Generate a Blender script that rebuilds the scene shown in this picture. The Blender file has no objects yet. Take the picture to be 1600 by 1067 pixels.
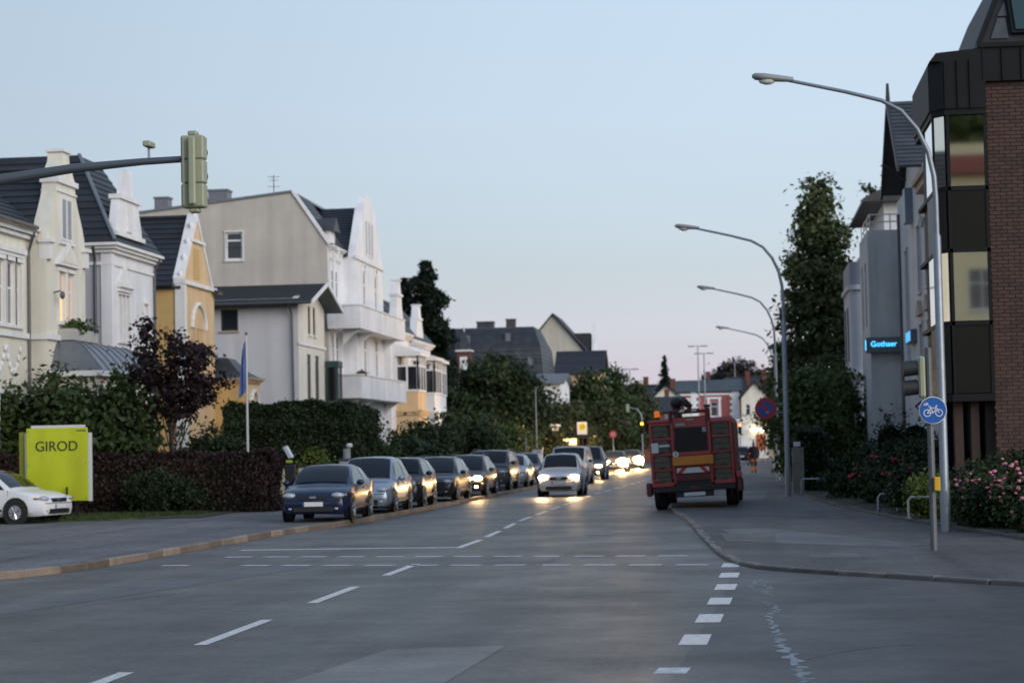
import bpy, bmesh, math, random
import numpy as np
from mathutils import Vector, Matrix, Euler
random.seed(7)
PI = math.pi
SC = bpy.context.scene
COL = SC.collection

# ---------------------------------------------------------------- camera
# street frame: +Y runs along the road away from the camera, +X to the right, Z up, metres
cam_d = bpy.data.cameras.new('camera')
cam = bpy.data.objects.new('camera', cam_d)
COL.objects.link(cam)
cam_d.sensor_width = 36.0
cam_d.lens = 74.25
cam_d.clip_start = 0.5
cam_d.clip_end = 6000
_yaw, _pitch, _roll = 0.107524, 0.049658, math.radians(1.2)
_f = Vector((-math.sin(_yaw)*math.cos(_pitch), math.cos(_yaw)*math.cos(_pitch), math.sin(_pitch)))
_r = Vector((math.cos(_yaw), math.sin(_yaw), 0)); _u = _r.cross(_f)
_r2 = _r*math.cos(_roll) - _u*math.sin(_roll); _u2 = _u*math.cos(_roll) + _r*math.sin(_roll)
cam.matrix_world = Matrix(((_r2.x, _u2.x, -_f.x, 0), (_r2.y, _u2.y, -_f.y, 0), (_r2.z, _u2.z, -_f.z, 1.9), (0, 0, 0, 1)))
SC.camera = cam
cam_d.dof.use_dof = True
cam_d.dof.focus_distance = 26.0
cam_d.dof.aperture_fstop = 2.4

# ---------------------------------------------------------------- sky, dusk light, exposure
world = bpy.data.worlds.new('World'); SC.world = world; world.use_nodes = True
wn = world.node_tree; wn.nodes.clear()
w_out = wn.nodes.new('ShaderNodeOutputWorld'); w_bg = wn.nodes.new('ShaderNodeBackground')
w_tc = wn.nodes.new('ShaderNodeTexCoord'); w_sep = wn.nodes.new('ShaderNodeSeparateXYZ')
w_map = wn.nodes.new('ShaderNodeMapRange'); w_ramp = wn.nodes.new('ShaderNodeValToRGB')
wn.links.new(w_tc.outputs['Generated'], w_sep.inputs[0]); wn.links.new(w_sep.outputs['Z'], w_map.inputs['Value'])
w_map.inputs['From Min'].default_value = 0.0; w_map.inputs['From Max'].default_value = 1.0
wn.links.new(w_map.outputs['Result'], w_ramp.inputs['Fac'])
els = w_ramp.color_ramp.elements
def _lin(c): return tuple(((v/255)/12.92 if v/255 <= 0.04045 else ((v/255+0.055)/1.055)**2.4) for v in c) + (1,)
for pos, c in [(0.0, (206, 197, 206)), (0.035, (206, 200, 211)), (0.055, (205, 208, 217)), (0.08, (197, 208, 216)), (0.107, (197, 213, 225)), (0.152, (198, 216, 233)), (0.21, (194, 215, 235)), (0.55, (160, 184, 216)), (1.0, (136, 164, 203))]:
    if pos == 0.0: e = els[0]; e.position = 0
    elif pos == 1.0: e = els[len(els)-1]; e.position = 1
    else: e = els.new(pos)
    e.color = _lin(c)
# the evening gradient is laid over a Nishita sky with the sun at the horizon behind the camera
w_sky = wn.nodes.new('ShaderNodeTexSky'); w_sky.sky_type = 'NISHITA'; w_sky.sun_disc = False
w_sky.sun_elevation = math.radians(2.0); w_sky.sun_rotation = math.radians(150); w_sky.altitude = 20
w_sky.air_density = 1.0; w_sky.dust_density = 1.0; w_sky.ozone_density = 1.5
w_mul = wn.nodes.new('ShaderNodeMixRGB'); w_mul.blend_type = 'MULTIPLY'; w_mul.inputs[0].default_value = 1.0
w_mul.inputs[2].default_value = (0.10, 0.10, 0.10, 1)
wn.links.new(w_sky.outputs[0], w_mul.inputs[1])
w_mix = wn.nodes.new('ShaderNodeMixRGB'); w_mix.inputs[0].default_value = 0.95
wn.links.new(w_mul.outputs[0], w_mix.inputs[1]); wn.links.new(w_ramp.outputs[0], w_mix.inputs[2])
# the sky is a little deeper on the side away from the afterglow
w_az = wn.nodes.new('ShaderNodeMapRange'); w_az.interpolation_type = 'SMOOTHSTEP'; w_az.inputs['From Min'].default_value = -0.6; w_az.inputs['From Max'].default_value = 0.05
w_az.inputs['To Min'].default_value = 0.74; w_az.inputs['To Max'].default_value = 1.0; wn.links.new(w_sep.outputs['X'], w_az.inputs['Value'])
w_sc = wn.nodes.new('ShaderNodeVectorMath'); w_sc.operation = 'SCALE'; wn.links.new(w_mix.outputs[0], w_sc.inputs[0]); wn.links.new(w_az.outputs[0], w_sc.inputs['Scale'])
wn.links.new(w_sc.outputs[0], w_bg.inputs['Color']); w_bg.inputs['Strength'].default_value = 0.93
wn.links.new(w_bg.outputs[0], w_out.inputs['Surface'])

sun_d = bpy.data.lights.new('sun', 'SUN'); sun = bpy.data.objects.new('sun', sun_d); COL.objects.link(sun)
sun_d.energy = 2.4; sun_d.angle = math.radians(50); sun_d.color = (1.0, 0.91, 0.83)
# afterglow: from behind the camera and to the right, low
_sd = Vector((0.78, -0.62, 0.27)).normalized()
sun.rotation_euler = _sd.to_track_quat('Z', 'Y').to_euler()

SC.view_settings.view_transform = 'Standard'; SC.view_settings.look = 'None'
SC.view_settings.exposure = 0.27; SC.view_settings.gamma = 1.0; SC.view_settings.use_curve_mapping = False
SC.render.engine = 'CYCLES'
SC.cycles.use_denoising = True
SC.cycles.max_bounces = 5; SC.cycles.diffuse_bounces = 2; SC.cycles.glossy_bounces = 3; SC.cycles.transmission_bounces = 3
SC.cycles.sample_clamp_indirect = 4.0
SC.cycles.caustics_reflective = False; SC.cycles.caustics_refractive = False

# ---------------------------------------------------------------- materials
MATS = {}
def rgb(*c):
    return _lin(c)
def mat(name, col, rough=0.6, metal=0.0, var=0.0, vscale=1.5, bump=0.0, bscale=40.0, coat=0.0, streak=0.0, emit=None, estr=0.0, spec=0.5, island=0.0):
    """Procedural principled material: base colour with noise variation, optional vertical weather streaks, fine bump."""
    if name in MATS: return MATS[name]
    m = bpy.data.materials.new(name); m.use_nodes = True; MATS[name] = m
    nt = m.node_tree; b = nt.nodes['Principled BSDF']
    c = tuple(col[:3]) + (1,)
    b.inputs['Base Color'].default_value = c
    b.inputs['Roughness'].default_value = rough; b.inputs['Metallic'].default_value = metal
    b.inputs['Specular IOR Level'].default_value = spec
    if coat: b.inputs['Coat Weight'].default_value = coat; b.inputs['Coat Roughness'].default_value = 0.06
    if emit: b.inputs['Emission Color'].default_value = tuple(emit[:3]) + (1,); b.inputs['Emission Strength'].default_value = estr
    geo = None; src = None
    def L(a, bb): nt.links.new(a, bb)
    if var or bump or streak or island:
        geo = nt.nodes.new('ShaderNodeNewGeometry')
    if var:
        n = nt.nodes.new('ShaderNodeTexNoise'); n.inputs['Scale'].default_value = vscale; n.inputs['Detail'].default_value = 6; n.inputs['Roughness'].default_value = 0.65
        L(geo.outputs['Position'], n.inputs['Vector'])
        mr = nt.nodes.new('ShaderNodeMapRange'); mr.inputs['From Min'].default_value = 0.25; mr.inputs['From Max'].default_value = 0.75
        mr.inputs['To Min'].default_value = 1 - var; mr.inputs['To Max'].default_value = 1 + var
        L(n.outputs['Fac'], mr.inputs['Value'])
        src = mr.outputs['Result']
    if streak:
        mp = nt.nodes.new('ShaderNodeMapping'); mp.inputs['Scale'].default_value = (1.6, 1.6, 0.16)
        L(geo.outputs['Position'], mp.inputs['Vector'])
        n2 = nt.nodes.new('ShaderNodeTexNoise'); n2.inputs['Scale'].default_value = 1.0; n2.inputs['Detail'].default_value = 5
        L(mp.outputs[0], n2.inputs['Vector'])
        mr2 = nt.nodes.new('ShaderNodeMapRange'); mr2.inputs['From Min'].default_value = 0.35; mr2.inputs['From Max'].default_value = 0.62
        mr2.inputs['To Min'].default_value = 1 - streak; mr2.inputs['To Max'].default_value = 1.0
        L(n2.outputs['Fac'], mr2.inputs['Value'])
        if src is None: src = mr2.outputs['Result']
        else:
            mm = nt.nodes.new('ShaderNodeMath'); mm.operation = 'MULTIPLY'; L(src, mm.inputs[0]); L(mr2.outputs['Result'], mm.inputs[1]); src = mm.outputs[0]
    if island:
        mr3 = nt.nodes.new('ShaderNodeMapRange'); mr3.inputs['To Min'].default_value = 1 - island; mr3.inputs['To Max'].default_value = 1 + island
        L(geo.outputs['Random Per Island'], mr3.inputs['Value'])
        if src is None: src = mr3.outputs['Result']
        else:
            mm = nt.nodes.new('ShaderNodeMath'); mm.operation = 'MULTIPLY'; L(src, mm.inputs[0]); L(mr3.outputs['Result'], mm.inputs[1]); src = mm.outputs[0]
    if src is not None:
        vm = nt.nodes.new('ShaderNodeVectorMath'); vm.operation = 'SCALE'; vm.inputs[0].default_value = c[:3]
        L(src, vm.inputs['Scale']); L(vm.outputs[0], b.inputs['Base Color'])
    if bump:
        nb = nt.nodes.new('ShaderNodeTexNoise'); nb.inputs['Scale'].default_value = bscale; nb.inputs['Detail'].default_value = 4
        L(geo.outputs['Position'], nb.inputs['Vector'])
        bp = nt.nodes.new('ShaderNodeBump'); bp.inputs['Strength'].default_value = bump; bp.inputs['Distance'].default_value = 0.02
        L(nb.outputs['Fac'], bp.inputs['Height']); L(bp.outputs[0], b.inputs['Normal'])
    return m

def leafmat(name, c1, c2, rough=0.55):
    if name in MATS: return MATS[name]
    m = bpy.data.materials.new(name); m.use_nodes = True; MATS[name] = m
    nt = m.node_tree; b = nt.nodes['Principled BSDF']; b.inputs['Roughness'].default_value = rough
    b.inputs['Specular IOR Level'].default_value = 0.3
    g = nt.nodes.new('ShaderNodeNewGeometry'); mx = nt.nodes.new('ShaderNodeMixRGB')
    mx.inputs[1].default_value = tuple(c1[:3]) + (1,); mx.inputs[2].default_value = tuple(c2[:3]) + (1,)
    n = nt.nodes.new('ShaderNodeTexNoise'); n.inputs['Scale'].default_value = 0.7; n.inputs['Detail'].default_value = 3
    nt.links.new(g.outputs['Position'], n.inputs['Vector'])
    a = nt.nodes.new('ShaderNodeMath'); a.operation = 'MULTIPLY_ADD'; a.inputs[1].default_value = 0.55
    nt.links.new(g.outputs['Random Per Island'], a.inputs[0])
    mr = nt.nodes.new('ShaderNodeMapRange'); mr.inputs['From Min'].default_value = 0.3; mr.inputs['From Max'].default_value = 0.7
    mr.inputs['To Min'].default_value = 0; mr.inputs['To Max'].default_value = 0.45
    nt.links.new(n.outputs['Fac'], mr.inputs['Value']); nt.links.new(mr.outputs[0], a.inputs[2])
    nt.links.new(a.outputs[0], mx.inputs[0]); nt.links.new(mx.outputs[0], b.inputs['Base Color'])
    tr = nt.nodes.new('ShaderNodeBsdfTranslucent'); nt.links.new(mx.outputs[0], tr.inputs['Color'])
    ms = nt.nodes.new('ShaderNodeMixShader'); ms.inputs[0].default_value = 0.25
    out = nt.nodes['Material Output']
    nt.links.new(b.outputs[0], ms.inputs[1]); nt.links.new(tr.outputs[0], ms.inputs[2]); nt.links.new(ms.outputs[0], out.inputs['Surface'])
    return m

def asphalt(name, base, gloss=0.42, spec=0.5, warm=0.0):
    """Asphalt: aggregate speckle, large worn areas, darker wheel-worn lanes along the street, patchy gloss."""
    m = bpy.data.materials.new(name); m.use_nodes = True; MATS[name] = m
    nt = m.node_tree; b = nt.nodes['Principled BSDF']; b.inputs['Specular IOR Level'].default_value = spec
    g = nt.nodes.new('ShaderNodeNewGeometry')
    def noise(sc, det, stretch=None):
        n = nt.nodes.new('ShaderNodeTexNoise'); n.inputs['Scale'].default_value = sc; n.inputs['Detail'].default_value = det; n.inputs['Roughness'].default_value = 0.62
        if stretch:
            mp = nt.nodes.new('ShaderNodeMapping'); mp.inputs['Scale'].default_value = stretch; nt.links.new(g.outputs['Position'], mp.inputs['Vector']); nt.links.new(mp.outputs[0], n.inputs['Vector'])
        else: nt.links.new(g.outputs['Position'], n.inputs['Vector'])
        return n.outputs['Fac']
    def rng(s, a, bb, lo, hi):
        r = nt.nodes.new('ShaderNodeMapRange'); r.inputs['From Min'].default_value = a; r.inputs['From Max'].default_value = bb; r.inputs['To Min'].default_value = lo; r.inputs['To Max'].default_value = hi
        nt.links.new(s, r.inputs['Value']); return r.outputs[0]
    def mul(a, bb):
        x = nt.nodes.new('ShaderNodeMath'); x.operation = 'MULTIPLY'; nt.links.new(a, x.inputs[0]); nt.links.new(bb, x.inputs[1]); return x.outputs[0]
    big = rng(noise(0.22, 5), 0.3, 0.7, 0.72, 1.28)
    lane = rng(noise(1.0, 4, (0.9, 0.05, 1)), 0.3, 0.7, 0.72, 1.28)
    mid = mul(rng(noise(3.0, 4), 0.3, 0.7, 0.82, 1.18), rng(noise(14, 3), 0.3, 0.7, 0.72, 1.28))
    fine = rng(noise(55, 3), 0.3, 0.7, 0.55, 1.45)
    s = mul(mul(big, lane), mul(mid, fine))
    vm = nt.nodes.new('ShaderNodeVectorMath'); vm.operation = 'SCALE'; vm.inputs[0].default_value = base
    nt.links.new(s, vm.inputs['Scale']); nt.links.new(vm.outputs[0], b.inputs['Base Color'])
    nt.links.new(rng(noise(0.5, 4), 0.3, 0.7, gloss - 0.07, gloss + 0.12), b.inputs['Roughness'])
    bp = nt.nodes.new('ShaderNodeBump'); bp.inputs['Strength'].default_value = 0.55; bp.inputs['Distance'].default_value = 0.012
    nt.links.new(noise(45, 4), bp.inputs['Height']); nt.links.new(bp.outputs[0], b.inputs['Normal'])
    return m

def per_object(m, amount):
    """each object that carries the material gets its own slight shade"""
    nt = m.node_tree; b = nt.nodes['Principled BSDF']; oi = nt.nodes.new('ShaderNodeObjectInfo'); mr = nt.nodes.new('ShaderNodeMapRange')
    mr.inputs['To Min'].default_value = 1-amount; mr.inputs['To Max'].default_value = 1+amount; nt.links.new(oi.outputs['Random'], mr.inputs['Value'])
    vm = nt.nodes.new('ShaderNodeVectorMath'); vm.operation = 'SCALE'; nt.links.new(mr.outputs[0], vm.inputs['Scale'])
    lk = b.inputs['Base Color'].links
    if lk: nt.links.new(lk[0].from_socket, vm.inputs[0])
    else: vm.inputs[0].default_value = b.inputs['Base Color'].default_value[:3]
    nt.links.new(vm.outputs[0], b.inputs['Base Color']); return m

# ---------------------------------------------------------------- mesh helpers
class MB:
    """Collects shapes; build() links them as one mesh object."""
    def __init__(s): s.v = []; s.f = []
    def add(s, vs, fs):
        o = len(s.v); s.v += [tuple(p) for p in vs]; s.f += [tuple(i+o for i in f) for f in fs]; return s
    def box(s, x0, x1, y0, y1, z0, z1):
        if x0 > x1: x0, x1 = x1, x0
        if y0 > y1: y0, y1 = y1, y0
        if z0 > z1: z0, z1 = z1, z0
        return s.add([(x0,y0,z0),(x1,y0,z0),(x1,y1,z0),(x0,y1,z0),(x0,y0,z1),(x1,y0,z1),(x1,y1,z1),(x0,y1,z1)],
                     [(0,3,2,1),(4,5,6,7),(0,1,5,4),(1,2,6,5),(2,3,7,6),(3,0,4,7)])
    def bbox(s, x0, x1, y0, y1, z0, z1, b=0.02):
        """box with all edges chamfered"""
        vs = []
        for sx in (0, 1):
            for sy in (0, 1):
                for sz in (0, 1):
                    X = (x0, x1)[sx]; Y = (y0, y1)[sy]; Z = (z0, z1)[sz]
                    dx = b*(1-2*sx); dy = b*(1-2*sy); dz = b*(1-2*sz)
                    vs += [(X, Y+dy, Z+dz), (X+dx, Y, Z+dz), (X+dx, Y+dy, Z)]
        bm = bmesh.new()
        for p in vs: bm.verts.new(p)
        bmesh.ops.convex_hull(bm, input=bm.verts); bmesh.ops.dissolve_limit(bm, angle_limit=0.01, verts=bm.verts, edges=bm.edges)
        bm.verts.index_update(); bm.normal_update()
        s.add([tuple(v.co) for v in bm.verts], [tuple(v.index for v in f.verts) for f in bm.faces]); bm.free(); return s
    def quad(s, a, b, c, d): return s.add([a, b, c, d], [(0,1,2,3)])
    def poly(s, pts): return s.add(pts, [tuple(range(len(pts)))])
    def prism(s, pts, off):
        """closed polygon pts swept by vector off"""
        n = len(pts); q = [tuple(Vector(p)+Vector(off)) for p in pts]
        return s.add(list(pts)+q, [tuple(range(n))[::-1], tuple(range(n, 2*n))] + [(i, (i+1)%n, (i+1)%n+n, i+n) for i in range(n)])
    def tube(s, pts, r, n=8, cap=True):
        pts = [Vector(p) for p in pts]; rs = r if isinstance(r, (list, tuple)) else [r]*len(pts)
        rings = []; ref = None
        for i, p in enumerate(pts):
            t = (pts[min(i+1, len(pts)-1)] - pts[max(i-1, 0)])
            t = t.normalized() if t.length > 1e-9 else Vector((0,0,1))
            if ref is None: ref = Vector((1,0,0)) if abs(t.x) < 0.9 else Vector((0,1,0))
            a = (ref - t*ref.dot(t)).normalized(); b = t.cross(a); ref = a
            rings.append([tuple(p + (a*math.cos(2*PI*k/n) + b*math.sin(2*PI*k/n))*rs[i]) for k in range(n)])
        vs = [v for R in rings for v in R]; fs = []
        for i in range(len(pts)-1):
            for k in range(n):
                fs.append((i*n+k, i*n+(k+1)%n, (i+1)*n+(k+1)%n, (i+1)*n+k))
        if cap: fs += [tuple(range(n))[::-1], tuple(range((len(pts)-1)*n, len(pts)*n))]
        return s.add(vs, fs)
    def ell(s, c, r, nu=12, nv=8):
        vs = []; fs = []
        for j in range(nv+1):
            ph = -PI/2 + PI*j/nv
            for i in range(nu):
                th = 2*PI*i/nu
                vs.append((c[0]+r[0]*math.cos(ph)*math.cos(th), c[1]+r[1]*math.cos(ph)*math.sin(th), c[2]+r[2]*math.sin(ph)))
        for j in range(nv):
            for i in range(nu): fs.append((j*nu+i, j*nu+(i+1)%nu, (j+1)*nu+(i+1)%nu, (j+1)*nu+i))
        return s.add(vs, fs)
    def disc(s, c, r, axis='y', n=24, th=0.01, r2=None):
        """thin disc (or oval) across an axis, thickness th centred on c"""
        r2 = r2 or r; pts = []
        for k in range(n):
            a = 2*PI*k/n; u, v = r*math.cos(a), r2*math.sin(a)
            pts.append({'y': (c[0]+u, c[1]-th/2, c[2]+v), 'x': (c[0]-th/2, c[1]+u, c[2]+v), 'z': (c[0]+u, c[1]+v, c[2]-th/2)}[axis])
        return s.prism(pts, {'y': (0, th, 0), 'x': (th, 0, 0), 'z': (0, 0, th)}[axis])
    def wall(s, O, R, U, W, H, holes, depth=0.16):
        """flat wall with rectangular openings (r0,r1,u0,u1) and their reveals; faces R x U"""
        O, R, U = Vector(O), Vector(R), Vector(U); N = R.cross(U)
        rs = sorted({0.0, W, *[h[0] for h in holes], *[h[1] for h in holes]}); us = sorted({0.0, H, *[h[2] for h in holes], *[h[3] for h in holes]})
        P = lambda r, u, d=0: tuple(O + R*r + U*u - N*d)
        for i in range(len(rs)-1):
            for j in range(len(us)-1):
                cr, cu = (rs[i]+rs[i+1])/2, (us[j]+us[j+1])/2
                if any(h[0] < cr < h[1] and h[2] < cu < h[3] for h in holes): continue
                s.quad(P(rs[i], us[j]), P(rs[i+1], us[j]), P(rs[i+1], us[j+1]), P(rs[i], us[j+1]))
        for a, b, c, d in holes:
            q = [(a, c), (b, c), (b, d), (a, d)]
            for k in range(4):
                p0, p1 = q[k], q[(k+1) % 4]
                s.quad(P(*p1), P(*p0), P(*p0, depth), P(*p1, depth))
        return s
    def roof(s, A, B, C, D, step=0.32, lift=0.035):
        """tiled slope: eave A-B, ridge D-C, built as overlapping courses"""
        A, B, C, D = map(Vector, (A, B, C, D)); n = max(2, int(round((D-A).length/step))); N = (B-A).cross(D-A).normalized()
        prev = None
        for i in range(n):
            t0, t1 = i/n, (i+1)/n
            a, b = A.lerp(D, t0)+N*lift, B.lerp(C, t0)+N*lift
            c, d = B.lerp(C, t1)+N*0.004, A.lerp(D, t1)+N*0.004
            s.quad(a, b, c, d)
            a0, b0 = A.lerp(D, t0), B.lerp(C, t0)
            s.quad(a0, b0, b, a)
        s.quad(A-N*0.08, D-N*0.08, C-N*0.08, B-N*0.08); s.quad(A-N*0.08, B-N*0.08, B, A); s.quad(A, D, D-N*0.08, A-N*0.08); s.quad(B-N*0.08, C-N*0.08, C, B)
        return s
    def build(s, name, m, parent=None, smooth=False, angle=None):
        me = bpy.data.meshes.new(name)
        vs = s.v
        if parent is not None:
            o = base_loc(parent)
            vs = [(x-o[0], y-o[1], z-o[2]) for x, y, z in vs]
        me.from_pydata(vs, [], s.f); me.validate()
        if smooth: me.shade_smooth()
        if angle is not None: me.set_sharp_from_angle(angle=math.radians(angle))
        me.materials.append(m)
        return link(name, me, parent)
def link(name, me, parent=None):
    o = bpy.data.objects.new(name, me); COL.objects.link(o)
    if parent is not None: o.parent = parent
    return o
def base_loc(o):
    """meshes are written in street coordinates; a child is stored relative to its root thing"""
    v = Vector((0, 0, 0))
    while o is not None: v += o.location; o = o.parent
    return v
def thing(name, label, cat, loc=(0, 0, 0), group=None):
    o = bpy.data.objects.new(name, None); COL.objects.link(o); o.location = loc; o.empty_display_size = 0.3
    return tag(o, label, cat, group)
def tag(o, label, cat, group=None, kind=None):
    if label: o['label'] = label
    if cat: o['category'] = cat
    if group: o['group'] = group
    if kind: o['kind'] = kind
    return o
def struct(o): o['kind'] = 'structure'; return o
def copy_tree(o, loc, rotz=0.0, label=None, parent=None):
    c = o.copy(); COL.objects.link(c); c.parent = parent
    if parent is None:
        c.location = loc; c.rotation_euler = (0, 0, rotz)
        if label: c['label'] = label
    for ch in list(o.children): copy_tree(ch, None, parent=c)
    return c
def text_mesh(txt, size, m, loc, rot, name, parent=None, extrude=0.006, align='CENTER', spacing=1.0):
    cu = bpy.data.curves.new('lettering', 'FONT'); cu.body = txt; cu.size = size; cu.extrude = extrude; cu.align_x = align; cu.align_y = 'CENTER'; cu.space_character = spacing
    ob = bpy.data.objects.new('lettering', cu); COL.objects.link(ob)
    dg = bpy.context.evaluated_depsgraph_get(); me = bpy.data.meshes.new_from_object(ob.evaluated_get(dg))
    bpy.data.objects.remove(ob); bpy.data.curves.remove(cu)
    me.transform(Matrix.Translation(Vector(loc) - (base_loc(parent) if parent else Vector((0,0,0)))) @ Euler(rot).to_matrix().to_4x4())
    me.materials.clear(); me.materials.append(m); me.name = name
    return link(name, me, parent)
# foliage -----------------------------------------------------------------
def leaf_mesh(name, m, centers, normals, sizes, seed, aspect=0.6):
    rs = np.random.RandomState(seed); n = len(centers)
    N = normals / (np.linalg.norm(normals, axis=1, keepdims=True) + 1e-9)
    t = rs.normal(size=(n, 3)); t -= N*np.sum(t*N, 1, keepdims=True); t /= (np.linalg.norm(t, axis=1, keepdims=True) + 1e-9)
    b = np.cross(N, t); s = sizes[:, None]
    V = np.empty((n, 4, 3)); V[:, 0] = centers - t*s; V[:, 1] = centers + b*s*aspect - t*s*0.15; V[:, 2] = centers + t*s; V[:, 3] = centers - b*s*aspect - t*s*0.15
    me = bpy.data.meshes.new(name); me.vertices.add(n*4); me.vertices.foreach_set('co', V.reshape(-1).astype(np.float32))
    me.loops.add(n*4); me.loops.foreach_set('vertex_index', np.arange(n*4, dtype=np.int32))
    me.polygons.add(n); me.polygons.foreach_set('loop_start', np.arange(0, n*4, 4, dtype=np.int32))
    me.update(calc_edges=True); me.materials.append(m); return me
def blob_leaves(name, m, blobs, n, size, seed, clump=0.28, per=40, shell=0.45, droop=0.0):
    """leaves gathered in clumps over the shells of overlapping ellipsoids"""
    rs = np.random.RandomState(seed); B = np.array(blobs, float)
    w = (B[:, 3]*B[:, 4]*B[:, 5])**(2/3); w /= w.sum(); nc = max(8, n//per)
    idx = rs.choice(len(B), nc, p=w); d = rs.normal(size=(nc, 3)); d /= np.linalg.norm(d, axis=1, keepdims=True)
    rad = (1 - shell*rs.rand(nc)**1.6)*(0.86 + 0.3*rs.rand(nc))
    cc = B[idx, :3] + d*rad[:, None]*B[idx, 3:6]
    cr = clump*(0.5+rs.rand(nc))
    k = rs.choice(nc, n); off = rs.normal(size=(n, 3))*cr[k][:, None]*np.array([1, 1, 0.75]); off[:, 2] -= droop*rs.rand(n)*cr[k]
    C = cc[k] + off; nr = d[k] + 0.75*rs.normal(size=(n, 3)) + np.array([0, 0, 0.35])
    return leaf_mesh(name, m, C, nr, size*(0.45+1.1*rs.rand(n)), seed+1)
# ================================================================ GROUND, ROAD, KERBS, MARKINGS
def catmull(pts, per=6):
    P = [Vector((*p, 0)) for p in pts]; out = []
    for i in range(len(P)-1):
        p0, p1, p2, p3 = P[max(i-1, 0)], P[i], P[i+1], P[min(i+2, len(P)-1)]
        for k in range(per):
            t = k/per
            out.append(0.5*((2*p1) + (p2-p0)*t + (2*p0-5*p1+4*p2-p3)*t*t + (3*p1-p0-3*p2+p3)*t**3))
    out.append(P[-1]); return [(v.x, v.y) for v in out]
M_asph = asphalt('road_asphalt', (0.084, 0.078, 0.069), 0.50, 0.36)
M_walk = asphalt('pavement_asphalt', (0.122, 0.119, 0.121), 0.7, 0.3)
M_patchd = asphalt('dark_patch_asphalt', (0.070, 0.070, 0.073), 0.5, 0.4)
M_patchl = asphalt('pale_patch_asphalt', (0.100, 0.095, 0.090), 0.42, 0.4)
M_patchw = asphalt('pale_pavement_patch', (0.125, 0.121, 0.116), 0.72, 0.3)
M_soil = mat('garden_soil', (0.035, 0.036, 0.024), 0.95, var=0.4, vscale=2, bump=0.6, bscale=20)
M_field = mat('meadow_ground', (0.05, 0.065, 0.03), 0.95, var=0.4, vscale=0.3)
M_kerb = mat('kerb_granite', (0.125, 0.115, 0.105), 0.6, var=0.3, vscale=3, bump=0.4, bscale=60)
M_kerbo = mat('kerb_orange_lit', (0.17, 0.13, 0.10), 0.6, var=0.3, vscale=3, bump=0.4, bscale=60)  # orange light falling on the left kerb is put into the stone colour
per_object(M_kerb, .35); per_object(M_kerbo, .4)
M_edge = mat('edging_concrete', (0.085, 0.083, 0.078), 0.8, var=0.3, vscale=4)
M_paint = mat('road_paint', (0.56, 0.55, 0.535), 0.6, var=0.38, vscale=11, bump=0.3, bscale=50)
M_paintw = mat('worn_road_paint', (0.46, 0.47, 0.48), 0.6, var=0.5, vscale=7)
M_seal = mat('pale_crack_sealant', (0.145, 0.175, 0.20), 0.5, var=0.6, vscale=9)

ground = struct(MB().quad((-2500, -400, -0.06), (2500, -400, -0.06), (2500, 4000, -0.06), (-2500, 4000, -0.06)).build('ground', M_field))
road = struct(MB().quad((-18, -40, 0), (70, -40, 0), (70, 345, 0), (-18, 345, 0)).build('road', M_asph))
struct(MB().poly([(x, y, 0.002) for x, y in [(-0.42, -40), (70, -40), (70, 8), (38, 8.5), (12, 20), (6, 25.4), (3.4, 27.8), (0.7, 31.2), (-0.1, 32.4), (-0.2, 31), (-0.3, 26), (-0.45, 22), (-0.62, 17)]]).build('side_street', asphalt('side_street_asphalt', (0.052, 0.050, 0.049), 0.5, 0.34)))
cross_street = struct(MB().quad((-90, 201, -0.004), (-18, 201, -0.004), (-18, 214, -0.004), (-90, 214, -0.004)).build('cross_street', M_asph))

LK = catmull([(-40, 22), (-22, 25), (-15, 27.6), (-12.6, 30), (-11.5, 32.2), (-10.95, 35.2), (-10.72, 42), (-10.5, 48), (-10.0, 54), (-9.75, 67), (-9.4, 90), (-9.4, 130), (-11.5, 170), (-11.8, 185), (-14, 192), (-22, 197)])
RK = catmull([(40, 7), (12, 19.5), (6, 25), (3.5, 27.5), (2.03, 29.35), (0.85, 30.9), (0.1, 32.4), (-0.33, 35.3), (-0.72, 41.1), (-1.3, 51.2), (-2.1, 63), (-2.3, 78), (-1.7, 98), (-0.55, 118), (-0.2, 140), (-0.1, 175), (0.4, 196), (3, 203), (16, 208)])
def slab(name, pts, z, m, z0=-0.05):
    return MB().prism([(x, y, z0) for x, y in pts], (0, 0, z - z0)).build(name, m)
struct(slab('pavement', LK + [(-80, 200), (-80, 22)], 0.10, M_walk))
struct(slab('pavement', RK[::-1] + [(70, 7), (70, 212), (16, 212)], 0.06, asphalt('old_pavement_asphalt', (0.088, 0.085, 0.084), 0.7, 0.3)))
# far side of the junction
struct(slab('pavement', [(2, 226), (90, 220), (90, 345), (2, 345)], 0.10, M_walk))
struct(slab('pavement', [(-90, 220), (-14, 220), (-13, 345), (-90, 345)], 0.10, M_walk))
# planted ground behind the pavements
struct(slab('garden_ground', [(-15.0, 57.5), (-15.2, 62), (-15.6, 78), (-15.2, 96), (-14.2, 130), (-15, 190), (-79, 190), (-79, 57.5)], 0.13, M_soil))
struct(slab('garden_ground', [(6.6, 30), (4.95, 38), (3.5, 49), (2.5, 60), (1.95, 73), (2.2, 100), (2.6, 195), (60, 195), (60, 30)], 0.13, M_soil))
gr = struct(slab('grass_verge', [(-30, 56.3), (-17.2, 56.6), (-15.6, 60), (-15.3, 62.5), (-30, 62)], 0.136, M_field))

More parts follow.
